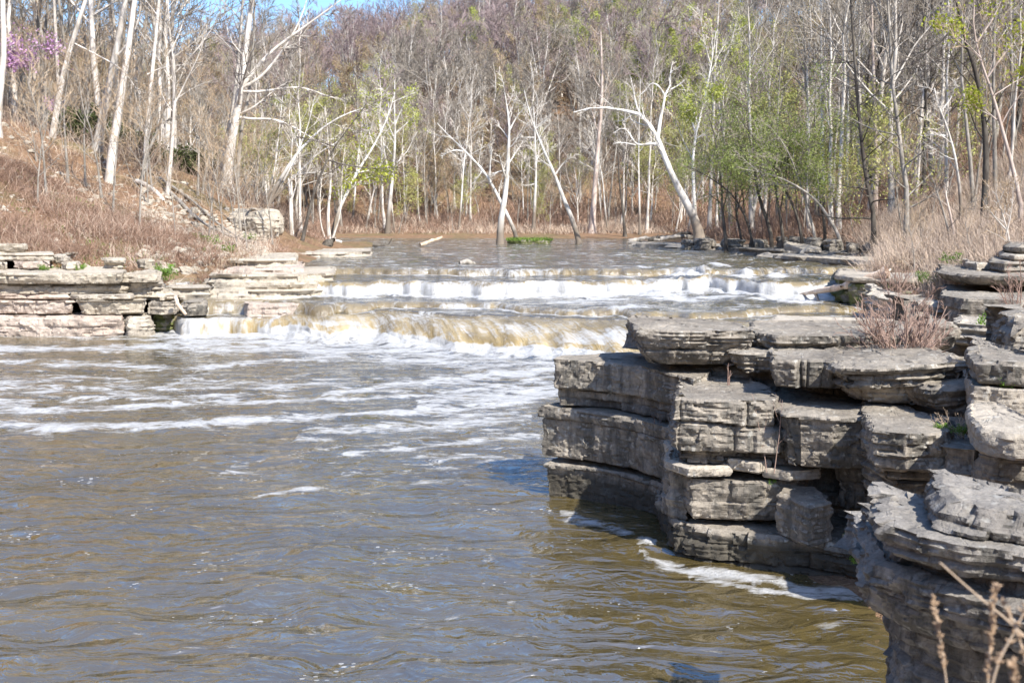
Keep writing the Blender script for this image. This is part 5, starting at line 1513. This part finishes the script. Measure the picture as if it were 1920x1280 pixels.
# leaning dark stems with soft green crowns on the right shore
_dk = [('leftmost dark stem of the green crowned row on the right shore', 61, [(1362, 455), (1354, 400), (1352, 330), (1340, 250), (1318, 190)], 9),
       ('dark stem bowed left with its foot by the flat rock', 60, [(1412, 455), (1396, 400), (1370, 360), (1330, 330), (1290, 310)], 8),
       ('thin dark stem second in the green crowned row', 62, [(1392, 452), (1380, 405), (1376, 340), (1368, 280)], 7),
       ('thickest dark stem in the green crowned row', 60, [(1448, 450), (1438, 410), (1422, 370), (1412, 300), (1400, 220), (1396, 150)], 10),
       ('forked dark stem in the middle of the green crowned row', 59, [(1470, 452), (1462, 400), (1452, 340), (1456, 260), (1470, 170)], 8),
       ('dark stem arching left above the round boulders', 58, [(1505, 452), (1494, 400), (1470, 350), (1440, 300), (1410, 250), (1385, 215)], 8),
       ('long grey stem arching left over the shore row of boulders', 56, [(1578, 452), (1556, 410), (1528, 372), (1490, 345), (1440, 325), (1390, 318)], 9),
       ('second arching grey stem beside the long one', 57, [(1530, 446), (1516, 395), (1500, 340), (1478, 280), (1440, 230)], 8),
       ('upright dark stem at the right end of the green crowned row', 58, [(1548, 445), (1542, 390), (1530, 320), (1526, 240), (1530, 150)], 8)]
for k, (lb, D, pp, w_) in enumerate(_dk):
    hero(lb, D, [(pp, w_, 2), ([pp[1], (pp[1][0] + pp[2][0]) / 2 + 14, ] and [pp[1], (pp[2][0] + 22, pp[2][1] - 10), (pp[3][0] + 30, pp[3][1] - 20)], 4, 1.5)], Dk if k not in (6, 7) else Gr, 'twig_grey', name='leafing_tree', leaf='leaf_mid', nleaf=4, lsize=0.085,
         clear=0.35, l1=0.34, n1=10, n2=6, n3=6, twr=.009, seed=k, up=0.02, dy=0.5)
# right hillside
hero('tall straight dark tree with short whorled side branches', 50, [([(1640, 404), (1628, 360), (1616, 280), (1608, 180), (1602, 90), (1596, 0), (1592, -120)], 11, 4)], Dk, 'twig_dark', clear=0.12, l1=0.18, n1=34, a1=70, n2=5, n3=4, twr=.008)
hero('second tall dark tree with a pale streaked foot right of the straight one', 48, [([(1702, 352), (1690, 300), (1684, 230), (1672, 160), (1668, 80), (1662, 0), (1658, -120)], 12, 5), ([(1684, 230), (1665, 212), (1655, 200)], 5, 3)], Gr, 'twig_dark', clear=0.15, l1=0.22, n1=26, a1=62, n2=5, n3=4, twr=.008)
hero('knotty dark tree with a heavy limb reaching down to the left at the upper right', 40, [([(1850, 300), (1846, 230), (1835, 150), (1812, 80), (1796, 20), (1780, -80)], 16, 8), ([(1800, 40), (1770, 72), (1745, 92), (1720, 100), (1700, 118)], 7, 2.5), ([(1745, 92), (1715, 120), (1702, 138)], 4, 1.5), ([(1838, 165), (1800, 110), (1760, 110), (1725, 135)], 5, 2)], Dk, 'twig_dark', clear=0.25, l1=0.28, n1=10, twr=.008)
hero('leaning tree in lime green leaf at the right edge of the photo', 36, [([(1916, 392), (1900, 320), (1878, 240), (1862, 180), (1848, 140), (1834, 100), (1822, 50), (1830, -40)], 11, 4), ([(1852, 145), (1890, 90), (1930, 40)], 5, 2), ([(1840, 110), (1800, 70), (1760, 40)], 4, 1.5), ([(1832, 80), (1870, 20), (1890, -50)], 5, 2), ([(1862, 180), (1905, 150), (1950, 120)], 4, 1.5), ([(1868, 225), (1840, 200), (1818, 180)], 4, 1.5)],
     'bark_pink', 'twig_tan', name='leafing_tree', leaf='leaf_lime', nleaf=1, lsize=0.095, clear=0.4, l1=0.32, n1=9, twr=.006, spread=.12)
hero('white mottled tree on the right slope with a sawn off side limb', 42, [([(1802, 425), (1800, 360), (1790, 290), (1776, 240), (1760, 205), (1752, 170)], 9, 4), ([(1772, 255), (1755, 252), (1738, 252)], 5, 4), ([(1764, 210), (1785, 180), (1790, 150)], 5, 2)], Wt, 'twig_white', name='sycamore', clear=0.45, l1=0.28, n1=8, twr=.007)
hero('short broken pale trunk at the edge of the dry grass on the right', 38, [([(1790, 448), (1786, 410), (1780, 370), (1778, 355)], 8, 6)], 'bark_pink', 'twig_tan', clear=0.7, l1=0.3, n1=2, n2=2, n3=2)
hero('thin greyish stem leaning left beside the short broken trunk', 38, [([(1782, 440), (1768, 390), (1755, 345), (1740, 310), (1715, 280)], 6, 2)], Gr, 'twig_grey', clear=0.3, l1=0.35, n1=8, twr=.007)
hero('bushy young tree with white lower stem in the dry grass', 30, [([(1898, 488), (1890, 440), (1880, 400), (1868, 360)], 6, 2), ([(1886, 440), (1900, 390), (1905, 340)], 4, 1.5), ([(1886, 430), (1850, 390), (1835, 370)], 4, 1.5)], Pl, 'twig_tan', name='young_tree', clear=0.25, l1=0.4, n1=8, twr=.006)
hero('white straight trunk deep in the woods on the right', 72, [([(1586, 420), (1588, 300), (1590, 180), (1588, 60), (1586, -60)], 7, 3)], Wt, 'twig_white', name='sycamore', clear=0.5, l1=0.2)
hero('second white straight trunk in the woods on the right', 74, [([(1546, 415), (1544, 300), (1540, 180), (1540, 60), (1545, -60)], 8, 3)], Wt, 'twig_white', name='sycamore', clear=0.5, l1=0.2)
hero('thick pinkish shaggy trunk behind the tall dark trees', 66, [([(1640, 390), (1644, 300), (1640, 200), (1636, 100), (1634, -40)], 12, 6)], 'bark_pink', 'twig_grey', clear=0.5, l1=0.2)

# ---- groves
rgg = np.random.default_rng(77)


def wedge(px0, px1, y0, y1, zmin=None):
    def f(rg):
        while True:
            y = rg.uniform(y0, y1)
            x = (rg.uniform(px0, px1) - 960) / F * y
            if gz(x, y) > float(water_z(y)) + 0.35:
                return x, y
    return f


def grove(n, region, dmin, kinds, sc, label, group):
    for k, (x, y) in enumerate(scatter(n, region, dmin, rgg)):
        kd, nm, adj = kinds[rgg.integers(len(kinds))]
        s = rgg.uniform(*sc)
        put(kd, x, y, rgg.uniform(0, 6.28), (s, s, s * rgg.uniform(.9, 1.15)), adj + ' ' + label, nm, adj + ' ' + group)


SPa = ('slim_pale', 'bare_tree', 'slim pale barked tree'); SG = ('slim_grey', 'bare_tree', 'slim grey barked tree'); SDk = ('slim_dark', 'bare_tree', 'dark bristly tree')
GT = ('grey_tall', 'bare_tree', 'tall grey tree'); WS = ('white_slim', 'sycamore', 'slim white sycamore'); SGn = ('soft_green', 'leafing_tree', 'soft green young leaved tree')
TR = ('tan_round', 'budding_tree', 'tan budding tree'); GRn = ('green_round', 'leafing_tree', 'bright green tree'); GRd = ('grey_round', 'bare_tree', 'round grey tree')
grove(58, wedge(-60, 330, 64, 84), 2.2, [SPa, SG, SPa, SG, GT], (.8, 1.2), 'in the crowded grove on top of the left hill', 'of the left hilltop grove')
grove(40, wedge(-80, 590, 84, 112), 3.0, [GT, SPa, TR, GRd, SG], (.5, .8), 'in the depth of the wood behind the left hill', 'of the wood behind the left hill')
grove(9, wedge(470, 620, 68, 90), 2.5, [SPa, WS, SGn], (.5, .8), 'on the flat beyond the tan boulder', 'beyond the tan boulder')
grove(12, wedge(620, 900, 97, 112), 3.0, [SPa, WS, SGn, TR, SG, SPa, SG], (.5, .85), 'at the back of the far meadow', 'at the back of the far meadow')
grove(34, wedge(620, 1300, 104, 126), 2.6, [SPa, SG, WS, TR, SPa, GRd], (.35, .6), 'along the foot of the far hillside', 'along the foot of the far hillside')
grove(16, wedge(1130, 1420, 84, 108), 3.0, [SPa, WS, SG, SGn], (.5, .85), 'on the far shore behind the giant sycamore', 'behind the giant sycamore')
grove(40, wedge(1380, 1780, 64, 104), 2.8, [SPa, SG, WS, SDk, SPa, SGn], (.6, 1.0), 'in the wood behind the right shore', 'of the wood behind the right shore')
grove(30, wedge(1560, 2050, 58, 92), 3.0, [SPa, SG, SDk, SG, GT, GRd], (.7, 1.1), 'on the shaded slope at the upper right', 'of the shaded slope at the upper right')
grove(10, wedge(1800, 2150, 42, 58), 3.2, [SG, SDk, SPa], (.5, .8), 'high on the bank above the dry grass at the right edge', 'above the dry grass at the right edge')
SA = ('sapling', 'sapling', 'thin twiggy sapling'); GS = ('green_sapling', 'sapling', 'small green budding sapling')
grove(34, wedge(-40, 520, 46, 68), 1.6, [SA], (.5, 1.2), 'in the brush of the left hillside', 'in the brush of the left hillside')
grove(50, wedge(540, 1320, 92, 118), 2.2, [SA, GS, SA], (.5, 1.1), 'in the dry meadow across the river', 'in the dry meadow across the river')
grove(46, wedge(1320, 1960, 50, 80), 2.0, [SA, SA, GS], (.6, 1.3), 'in the undergrowth of the right bank', 'in the undergrowth of the right bank')
grove(14, wedge(1700, 2000, 32, 46), 1.5, [SA], (.3, .55), 'in the pale dry grass of the right bank', 'in the pale dry grass of the right bank')
grove(30, wedge(-40, 520, 62, 74), 2.0, [SA], (.8, 1.5), 'under the grove along the left hilltop', 'under the grove along the left hilltop')


# ---- brush and dry grass
def blades(rg, x, y, h, wd, lean=0.45, kink=0.35, zoff=0.0):
    n = len(x)
    z = gz(x, y) + zoff - 0.05
    b = np.stack([x, y, z], 1)
    d = rg.normal(size=(n, 3)) * lean; d[:, 2] = 1
    d = nrmz(d)
    d2 = nrmz(d + rg.normal(size=(n, 3)) * kink - np.array([0, 0, .15]))
    s = nrmz(np.cross(d, rg.normal(size=(n, 3)))) * wd[:, None]
    m = b + d * (h * .55)[:, None]
    t = m + d2 * (h * .5)[:, None]
    V = np.stack([b - s, b + s, m + s * .7, m - s * .7, t + s * .15, t - s * .15], 1).reshape(-1, 3)
    o = (np.arange(n) * 6)[:, None]
    Q = np.concatenate([o + np.array([[0, 1, 2, 3]]), o + np.array([[3, 2, 4, 5]])], 0)
    return V, Q


def brush(name, label, region, n, h, wd, mat, seed, clump=0.6, lean=0.45, dens=0.0, sc=0.5):
    rg = np.random.default_rng(seed)
    px0, px1, y0, y1 = region
    m = int(n * 2.6)
    y = rg.uniform(y0, y1, m)
    x = (rg.uniform(px0, px1, m) - 960) / F * y
    keep = gz(x, y) > water_z(y) + 0.28
    nz = fbm(xyz(x * sc, y * sc, 0), 3, seed)
    keep &= (nz + rg.uniform(-clump, clump, m)) > dens
    x, y, nz = x[keep][:n], y[keep][:n], nz[keep][:n]
    hh = rg.uniform(h[0], h[1], len(x)) * (0.7 + 0.7 * np.clip(nz + .5, 0, 1))
    V, Q = blades(rg, x, y, hh, rg.uniform(.6, 1.3, len(x)) * wd, lean)
    o = mk(name, V, Q, mats=[M[mat]], smooth=False)
    return tag(o, label, 'undergrowth', None, 'stuff')


brush('dry_brush', 'reddish dry brush and vines covering the left hillside', (-60, 560, 39.5, 62), 5500, (.15, .5), .010, 'brush_red', 11, lean=.9, clump=.35, dens=-.05, sc=.6)
brush('dry_brush', 'tangled brown brush above the left ledges', (-60, 470, 39.5, 51), 24000, (.2, .7), .009, 'brush_red', 25, lean=.9, clump=.5, dens=-.1, sc=.5)
brush('dry_grass', 'pale dry grass stalks on the left hillside', (-60, 520, 39.5, 60), 3500, (.4, .9), .008, 'brush_pale', 12, dens=.25)
brush('leafy_undergrowth', 'brown undergrowth on the left hilltop', (-80, 560, 60, 90), 16000, (.5, 1.6), .018, 'brush_brown', 13)
brush('dry_grass', 'pale dry grass on the right bank above the boulders', (1560, 2050, 37, 62), 38000, (.5, 1.15), .010, 'brush_pale', 14, lean=.35)
brush('dry_grass', 'pale dry grass between the ledges at the right edge', (1730, 2050, 28.5, 37), 9000, (.4, .9), .008, 'brush_pale', 24, lean=.35)
brush('dry_brush', 'brown brush under the dark trees of the right shore', (1180, 2050, 52, 90), 26000, (.4, 1.3), .017, 'brush_red', 15)
brush('dry_grass', 'pale dry meadow grass on the far shore', (480, 1350, 93, 112), 16000, (.3, .8), .020, 'brush_pale', 16, lean=.5, sc=.2, clump=.4)
brush('dry_brush', 'low reddish brown brush in the far meadow', (480, 1350, 94, 112), 14000, (.3, 1.0), .020, 'brush_red', 26, lean=.6, sc=.25, clump=.4)
brush('dry_brush', 'brush under the trees at the foot of the far hillside', (100, 1900, 104, 135), 22000, (.6, 1.8), .030, 'brush_red', 17, sc=.15)
brush('undergrowth', 'tangled underwood between the trees of the far hillside', (0, 2000, 125, 232), 46000, (1.5, 4.0), .045, 'brush_brown', 18, lean=.5, sc=.08)
brush('green_grass', 'green grass tufts on the shore shelves', (-60, 480, 38.6, 50), 4200, (.10, .25), .012, 'brush_green', 19, dens=.38, sc=.9)
brush('green_grass', 'low green growth under the right bank trees', (1560, 1960, 36, 60), 4000, (.12, .35), .014, 'brush_green', 20, dens=.35, sc=.4)
brush('green_grass', 'green grass along the far waterline', (560, 1300, 91, 98), 4000, (.2, .5), .022, 'brush_green', 21, dens=.2, sc=.3)
brush('dry_brush', 'golden brown reeds on the debris spit', (575, 720, 61, 76), 6000, (.3, .8), .013, 'brush_red', 22, sc=.4)


# ---- stones, logs, shrubs and weeds
def ico(sub=1):
    bm_ = bpy.data.meshes.new('tmp')
    import bmesh
    b = bmesh.new(); bmesh.ops.create_icosphere(b, subdivisions=sub, radius=1.0)
    V = np.array([v.co[:] for v in b.verts]); T = np.array([[v.index for v in f.verts] for f in b.faces]); b.free()
    bpy.data.meshes.remove(bm_)
    return V, T


IV, IT = ico(1)


def rubble(name, label, region, n, size, mat, seed, zoff=0.0):
    rg = np.random.default_rng(seed)
    px0, px1, y0, y1 = region
    y = rg.uniform(y0, y1, n * 2); x = (rg.uniform(px0, px1, n * 2) - 960) / F * y
    k = (gz(x, y) > water_z(y) + 0.1)
    x, y = x[k][:n], y[k][:n]
    n = len(x)
    s = size[0] + (size[1] - size[0]) * rg.random(n) ** 3
    sc = rg.uniform(.5, 1.2, (n, 3)) * s[:, None]; sc[:, 2] *= .55
    V = IV[None] * sc[:, None] + rg.normal(size=(n, len(IV), 3)) * .16 * s[:, None, None]
    a = rg.uniform(0, 6.28, n); ca, sa = np.cos(a)[:, None], np.sin(a)[:, None]
    V = np.stack([V[..., 0] * ca - V[..., 1] * sa, V[..., 0] * sa + V[..., 1] * ca, V[..., 2]], -1)
    V = V + np.stack([x, y, gz(x, y) + zoff], 1)[:, None]
    T = (IT[None] + (np.arange(n) * len(IV))[:, None, None]).reshape(-1, 3)
    return tag(mk(name, V.reshape(-1, 3), None, T, [M[mat]], smooth=False), label, 'rubble', None, 'stuff')


rubble('rubble', 'pale broken stones strewn down the gully of the left hillside', (270, 500, 39.5, 56), 1500, (.05, .32), 'rock_pale', 31)
rubble('rubble', 'pale stones scattered over the left hillside', (-40, 460, 39, 60), 700, (.04, .26), 'rock_pale', 32)
rubble('rubble', 'stones at the foot of the right bank', (1300, 1800, 38, 66), 700, (.05, .3), 'rock_tan', 33)
rubble('rubble', 'pebbles and small stones on the near rock shelves', (1620, 1960, 16, 30), 300, (.02, .10), 'rock_tan', 34)


def log(label, pts, r0, r1, mat='wood_pale', name='driftwood_log', stubs=0, seed=1, cat='log'):
    rg = np.random.default_rng(seed)
    P = curve(np.array(pts), 16)
    P = P + np.cumsum(rg.normal(size=P.shape), 0) * r0 * 0.12
    rr = np.linspace(r0, r1, 16) * (1 + .12 * rg.normal(size=16))
    loc = P[0].copy(); P = P - loc
    v, q = tubes(P[None], rr[None], 9)
    o = mk(name, v, q, mats=[M[mat]], loc=loc)
    nv = 16 * 9
    if stubs:
        Pc, Rc = grow(rg, P[None], rr[None], stubs, 50, .22, .5, 5, .2, .95, .15, .02, minr=r1 * .4)
        for k in range(stubs):
            v, q = tubes(Pc[k:k + 1], Rc[k:k + 1], 5)
            mk('branch', v, q, mats=[M[mat]], parent=o)
    return tag(o, label, cat, None, 'thing')


def gp(px, py, Y, dz=0.1):
    p = pt(px, py, Y)
    p[2] = max(float(gz(p[0], p[1])) + dz, -5)
    return p


log('bleached driftwood branch reaching from the right ledge into the rapids', [pt(1498, 553, 38.0), pt(1530, 545, 36.8), pt(1565, 540, 35.8), pt(1600, 532, 35.0), pt(1635, 522, 34.5), pt(1664, 510, 34.2)], 0.05, 0.17, stubs=4, seed=3, name='driftwood_branch', cat='branch')
log('short pale log lying on the left hillside', [gp(256, 335, 57, .1), gp(285, 352, 56, .15), gp(312, 375, 55, .12)], .11, .09, 'bark_pale', 'fallen_log', 1, 5)
log('long fallen trunk running down the left hillside to the shelves', [gp(320, 380, 56, .2), gp(370, 410, 54, .2), gp(420, 440, 52.5, .15), gp(476, 478, 50.5, .1)], .10, .05, 'bark_grey', 'fallen_log', 5, 6)
log('second fallen pole beside the long fallen trunk', [gp(300, 372, 57.5, .25), gp(360, 398, 56, .25), gp(430, 436, 54, .2), gp(500, 470, 52, .1)], .07, .04, 'bark_grey', 'fallen_log', 5, 7)
log('grey log with a dark end on the debris spit', [gp(700, 453, 71, .18), gp(740, 452, 71, .2), gp(770, 450, 72, .15)], .13, .10, 'bark_dark', 'driftwood_log', 3, 8)
log('pale thin log sloping into the water at the end of the spit', [pt(788, 458, 70), pt(808, 453, 70.5), pt(830, 446, 71)], .12, .08, 'wood_pale', 'driftwood_log', 0, 9)
log('long thin grey log at the left end of the debris spit', [gp(560, 447, 68, .2), gp(600, 447, 69, .2), gp(640, 450, 70, .15)], .14, .1, 'bark_pale', 'driftwood_log', 1, 10)
log('dark root snag standing on the debris spit', [pt(612, 462, 64), pt(622, 452, 64), pt(630, 446, 64)], .28, .1, 'bark_dark', 'tree_stump', 4, 11, 'stump')
log('small brown driftwood knot stranded above the third fall', [pt(862, 494, 47), pt(874, 489, 47), pt(888, 493, 47.3)], .10, .08, 'bark_grey', 'driftwood_knot', 3, 12)
log('bent stick caught in the gap between two grey blocks on the left', [pt(328, 556, 35.0), pt(332, 575, 34.9), pt(345, 590, 34.8)], .06, .05, 'wood_pale', 'driftwood_stick', 1, 13, 'stick')
0 and log('mossy leaning dead trunk among the brush above the right ledges', [pt(1720, 540, 31), pt(1748, 505, 31.5), pt(1790, 470, 32.5), pt(1830, 445, 34)], .26, .10, 'bark_dark', 'fallen_log', 4, 14)
log('rusty round log lying on the wet shelf by the left steps', [pt(492, 560, 38.6), pt(512, 556, 38.6), pt(545, 552, 38.9)], .13, .11, 'bark_pink', 'driftwood_log', 0, 15)
for k, (a_, b_, D, lb) in enumerate([((1290, 440), (1330, 452), 74, 'leftmost grey log in the driftwood heap under the giant sycamore'), ((1240, 448), (1300, 444), 75, 'dark log lying level in the driftwood heap'), ((1215, 452), (1262, 440), 76, 'slanting brown log in the driftwood heap'),
                                     ((1180, 446), (1240, 450), 76, 'low log at the water in front of the driftwood heap'), ((1262, 434), (1296, 450), 77, 'pale snag at the back of the driftwood heap')]):
    log(lb, [gp(*a_, D, .35), gp((a_[0] + b_[0]) / 2, (a_[1] + b_[1]) / 2, D, .5), gp(*b_, D, .35)], .16, .10, 'bark_grey' if k % 2 else 'bark_dark', 'driftwood_log', 3, 40 + k)

# green islet
ip = pt(990, 458, 78)
isl = rock('grassy_islet', [(ip[0] - 1.5, ip[1]), (ip[0] - .3, ip[1] - .7), (ip[0] + 1.4, ip[1] - .5), (ip[0] + 1.7, ip[1] + .6), (ip[0], ip[1] + 1)], 1.3, 1.98, 'low islet capped with bright green grass in the river below the sycamores', 'islet', mat='rock_moss', res=.09, rough=.10, edge=.3)
rg_ = np.random.default_rng(5)
a_ = rg_.uniform(0, 6.28, 1400); r_ = np.sqrt(rg_.random(1400))
bx, by = ip[0] + .1 + 1.6 * r_ * np.cos(a_), ip[1] + .1 + .8 * r_ * np.sin(a_)
V, Q = blades(rg_, bx, by, rg_.uniform(.12, .30, 1400), np.full(1400, .02), .5)
V[:, 2] += np.repeat(1.95 - gz(bx, by), 6)
mk('grass', V - np.array(isl.location), Q, mats=[M['brush_green']], smooth=False, parent=isl)


def shrub_geo(seed, nst, H, spread, twr, nb=6, nc=4, leaf=0, lsize=.05, bend=.12):
    rg = np.random.default_rng(seed)
    k = 7
    st = []
    for _ in range(nst):
        a = rg.uniform(0, 6.28); rr = rg.random() ** .7
        d = nrmz(np.array([math.cos(a) * rr * spread, math.sin(a) * rr * spread, 1.0]))
        p = np.array([math.cos(a) * .04, math.sin(a) * .04, -.05]) * (1 + nst * .03)
        L = H * rg.uniform(.55, 1.15) / k
        pts = [p]
        for _i in range(k - 1):
            d = nrmz(d + rg.normal(size=3) * bend + np.array([0, 0, .03]))
            p = p + d * L * 1.15
            pts.append(p)
        st.append(pts)
    P0 = np.array(st); R0 = np.linspace(1, .35, k)[None] * twr * 2.2 * rg.uniform(.7, 1.3, (nst, 1))
    P1, R1 = grow(rg, P0, R0, nb, 38, .42, .65, 5, .25, 1, .12, .04, minr=twr * .8)
    P2, R2 = grow(rg, P1, R1, nc, 35, .5, .7, 4, .2, 1, .12, .03, minr=twr * .6)
    tr = [tubes(P0, R0, 5) + (0,)]
    cr = [tubes(P1, R1, 3) + (0,), tubes(P2, R2, 3) + (0,)]
    if leaf:
        cr.append(leaves(rg, P2, leaf, lsize, lsize * .8) + (1,))
    return tr, cr


def shrub(label, loc, seed, nst, H, spread, twr, mt, mc, name='bare_shrub', leaf=None, nleaf=0, lsize=.05, cat='shrub', **kw):
    tr, cr = shrub_geo(seed, nst, H, spread, twr, leaf=nleaf, lsize=lsize, **kw)
    return plant(name, loc, tr, cr, mt, mc, label, cat, None, leaf)


shrub('dense leafless shrub with reddish stems on the right cliff', (Xof(1690, 13.3, 2.1), 13.3, 2.08), 3, 64, .80, 1.15, .0058, 'twig_red', 'twig_red')
shrub('smaller reddish leafless shrub behind the dense one', (Xof(1735, 19.5, 2.0), 20.5, 1.85), 4, 22, .75, .8, .006, 'twig_red', 'twig_red')
shrub('leafless reddish shrub beside the mossy ledge', (Xof(1700, 30, 1.9), 31.0, 1.5), 6, 22, 1.0, .9, .008, 'twig_red', 'twig_red')
shrub('thin leafless bush on the stair like ledges', (Xof(458, 42, 1.3), 41.6, 1.3), 7, 16, 1.3, .35, .008, 'twig_tan', 'twig_tan')
shrub('grey dead bush on the slope above the left ledges', (Xof(400, 41, 1.2), 41.2, 1.1), 8, 18, 1.1, .9, .009, 'twig_tan', 'twig_tan')
shrub('wiry weed at the right edge in front of the far bench', (Xof(1906, 18, 2.0), 18.0, 1.95), 9, 8, 1.1, .5, .006, 'twig_red', 'twig_red')
shrub('dry grass tuft with pale blades in the hollow under the bright block', (Xof(1795, 10.9, 1.7), 10.8, 1.70), 10, 26, .28, 1.6, .0018, 'straw', 'straw', 'dry_tuft', cat='tuft')
_dark = [(178, 300, 63), (215, 300, 64), (252, 305, 64), (286, 318, 64), (330, 322, 66), (352, 330, 65), (150, 290, 62), (380, 335, 66)]
eg = None
for k, (px, py, D) in enumerate(_dark):
    p = gp(px, py, D, -.1)
    lb = 'dark evergreen bush under the grove on the left hilltop'
    if eg is None:
        tr, cr = shrub_geo(20, 16, 1.7, .8, .02, leaf=9, lsize=.13)
        eg = plant('evergreen_bush', p, tr, cr, 'bark_dark', 'twig_dark', lb, 'bush', 'dark evergreen bushes on the left hilltop', 'leaf_dark')
    else:
        copy_tree(eg, p, rgg.uniform(0, 6), rgg.uniform(.7, 1.25), lb)
# fresh green weeds
_weed = [(1860, 625, 15.2, 2.28, .24, 'leafy green weed on the slab left of the angular boulder'), (1882, 722, 10.7, 2.14, .10, 'small green weed growing on the bright squared block'), (1768, 832, 10.7, 1.70, .09, 'tuft of green grass on the forward block'),
         (1802, 805, 10.6, 1.70, .10, 'green weed in the gap left of the white slab'), (1446, 920, 12.05, .86, .06, 'tiny green weed beside the dark hollow'), (1735, 545, 30, 2.0, .3, 'green patch above the mossy ledge'), (1790, 480, 31, 2.4, .4, 'green tuft below the dry grass on the right'),
         (100, 462, 39.0, 2.5, .3, 'green tuft behind the topmost left slab'), (148, 505, 37.3, 1.95, .25, 'green tuft beside the loose squared stone'), (80, 508, 37.0, 1.95, .2, 'green tuft in front of the pinkish upper block'), (315, 520, 38, 1.7, .5, 'long green tuft at the right end of the cap ledge'),
         (425, 495, 45, 2.0, .45, 'bright green clump low in the gully'), (392, 478, 47, 2.3, .5, 'bright green clump in the middle of the gully'), (372, 455, 49, 2.6, .35, 'bright green clump high in the gully'), (470, 448, 54, 2.6, .45, 'green clump left of the lump of rock'), (1606, 1075, 11.1, .30, .10, 'moss and weeds on the rock foot at the waterline')]
wd0 = None
for k, (px, py, D, z, h, lb) in enumerate(_weed):
    loc = (Xof(px, D, z), D, z if D < 39 else float(gz(Xof(px, D, z), D)))
    if wd0 is None:
        tr, cr = shrub_geo(50, 16, .24, .9, .0015, nb=3, nc=2, leaf=5, lsize=.03)
        wd0 = plant('green_weed', loc, tr, cr, 'leaf_grass', 'leaf_grass', lb, 'weed', None, 'leaf_grass')
    else:
        c = copy_tree(wd0, loc, k * 1.7, h / .24, lb)
# red seedling stalks on the cliff
for k, (px, D, z, h, lb) in enumerate([(1372, 13.0, 1.83, .30, 'thin red seedling under the end of the big cap slab'), (1444, 11.9, 1.05, .85, 'thin brown stalk in front of the corner block'), (1232, 13.9, 1.05, .25, 'red stemmed plant in the inner corner of the cliff')]):
    shrub(lb, (Xof(px, D, z), D, z), 60 + k, 2, h, .08, .003, 'twig_red', 'twig_red', 'seedling', nb=3, nc=1, cat='plant', bend=.05)


# dry seed heads close to the camera
def seedhead(label, pts, r, heads, seed, hl=.09, name='dry_seed_stalk'):
    rg = np.random.default_rng(seed)
    P = curve(np.array(pts), 16)
    loc = P[0].copy(); P = P - loc
    e = tag(empty(name, loc), label, 'dry stalk', None, 'thing')
    v, q = tubes(P[None], np.linspace(r, r * .6, 16)[None], 6)
    mk('stem', v, q, mats=[M['straw']], parent=e)
    if heads:
        vs, qs, o = [], [], 0
        n = heads
        t = 1 - rg.random(n) ** 1.3 * hl
        base = np.stack([np.interp(t * 15, np.arange(16), P[:, k]) for k in range(3)], 1)
        d = nrmz(rg.normal(size=(n, 3)) * .7 + np.array([0, 0, 1.0]))
        L = rg.uniform(.008, .016, n)
        seg_ = np.linspace(0, 1, 5)
        Pc = base[:, None] + d[:, None] * (seg_[None, :, None] * L[:, None, None])
        Rc = np.array([.25, 1, 1.1, .7, .1])[None] * rg.uniform(.0018, .0032, (n, 1))
        v, q = tubes(Pc, Rc, 5)
        mk('seed_head', v, q, mats=[M['seed']], parent=e)
    return e


M['seed'] = mat_leaf('dry_seeds', (0.30, 0.20, 0.12), (0.52, 0.38, 0.26), .1)
seedhead('dry stalk with a narrow brown seed head, leftmost of the near stalks', [pt(1790, 1420, 2.2), pt(1775, 1280, 2.2), pt(1762, 1190, 2.2), pt(1750, 1120, 2.2)], .0022, 60, 1, .45)
seedhead('dry stalk with a knobbly seed head in the middle of the near stalks', [pt(1850, 1420, 2.1), pt(1852, 1260, 2.1), pt(1860, 1170, 2.1), pt(1866, 1098, 2.1)], .0026, 90, 2, .55)
seedhead('bare straw coloured stalk slanting across the near rock', [pt(1990, 1262, 2.2), pt(1900, 1170, 2.2), pt(1830, 1115, 2.2), pt(1762, 1054, 2.2)], .0028, 0, 3)
seedhead('dry stalk crossing from the corner up to the right edge', [pt(1830, 1420, 2.0), pt(1868, 1240, 2.0), pt(1900, 1190, 2.0), pt(1950, 1080, 2.0)], .0028, 30, 4, .5)
seedhead('short curling dry stalk with tiny seeds by the right edge', [pt(1960, 1400, 2.05), pt(1925, 1240, 2.05), pt(1895, 1150, 2.05), pt(1878, 1130, 2.05)], .0030, 40, 5, .6)
seedhead('low fuzzy dry stalk in the bottom right corner', [pt(1900, 1420, 1.9), pt(1905, 1300, 1.9), pt(1898, 1240, 1.9)], .0024, 80, 6, .7)
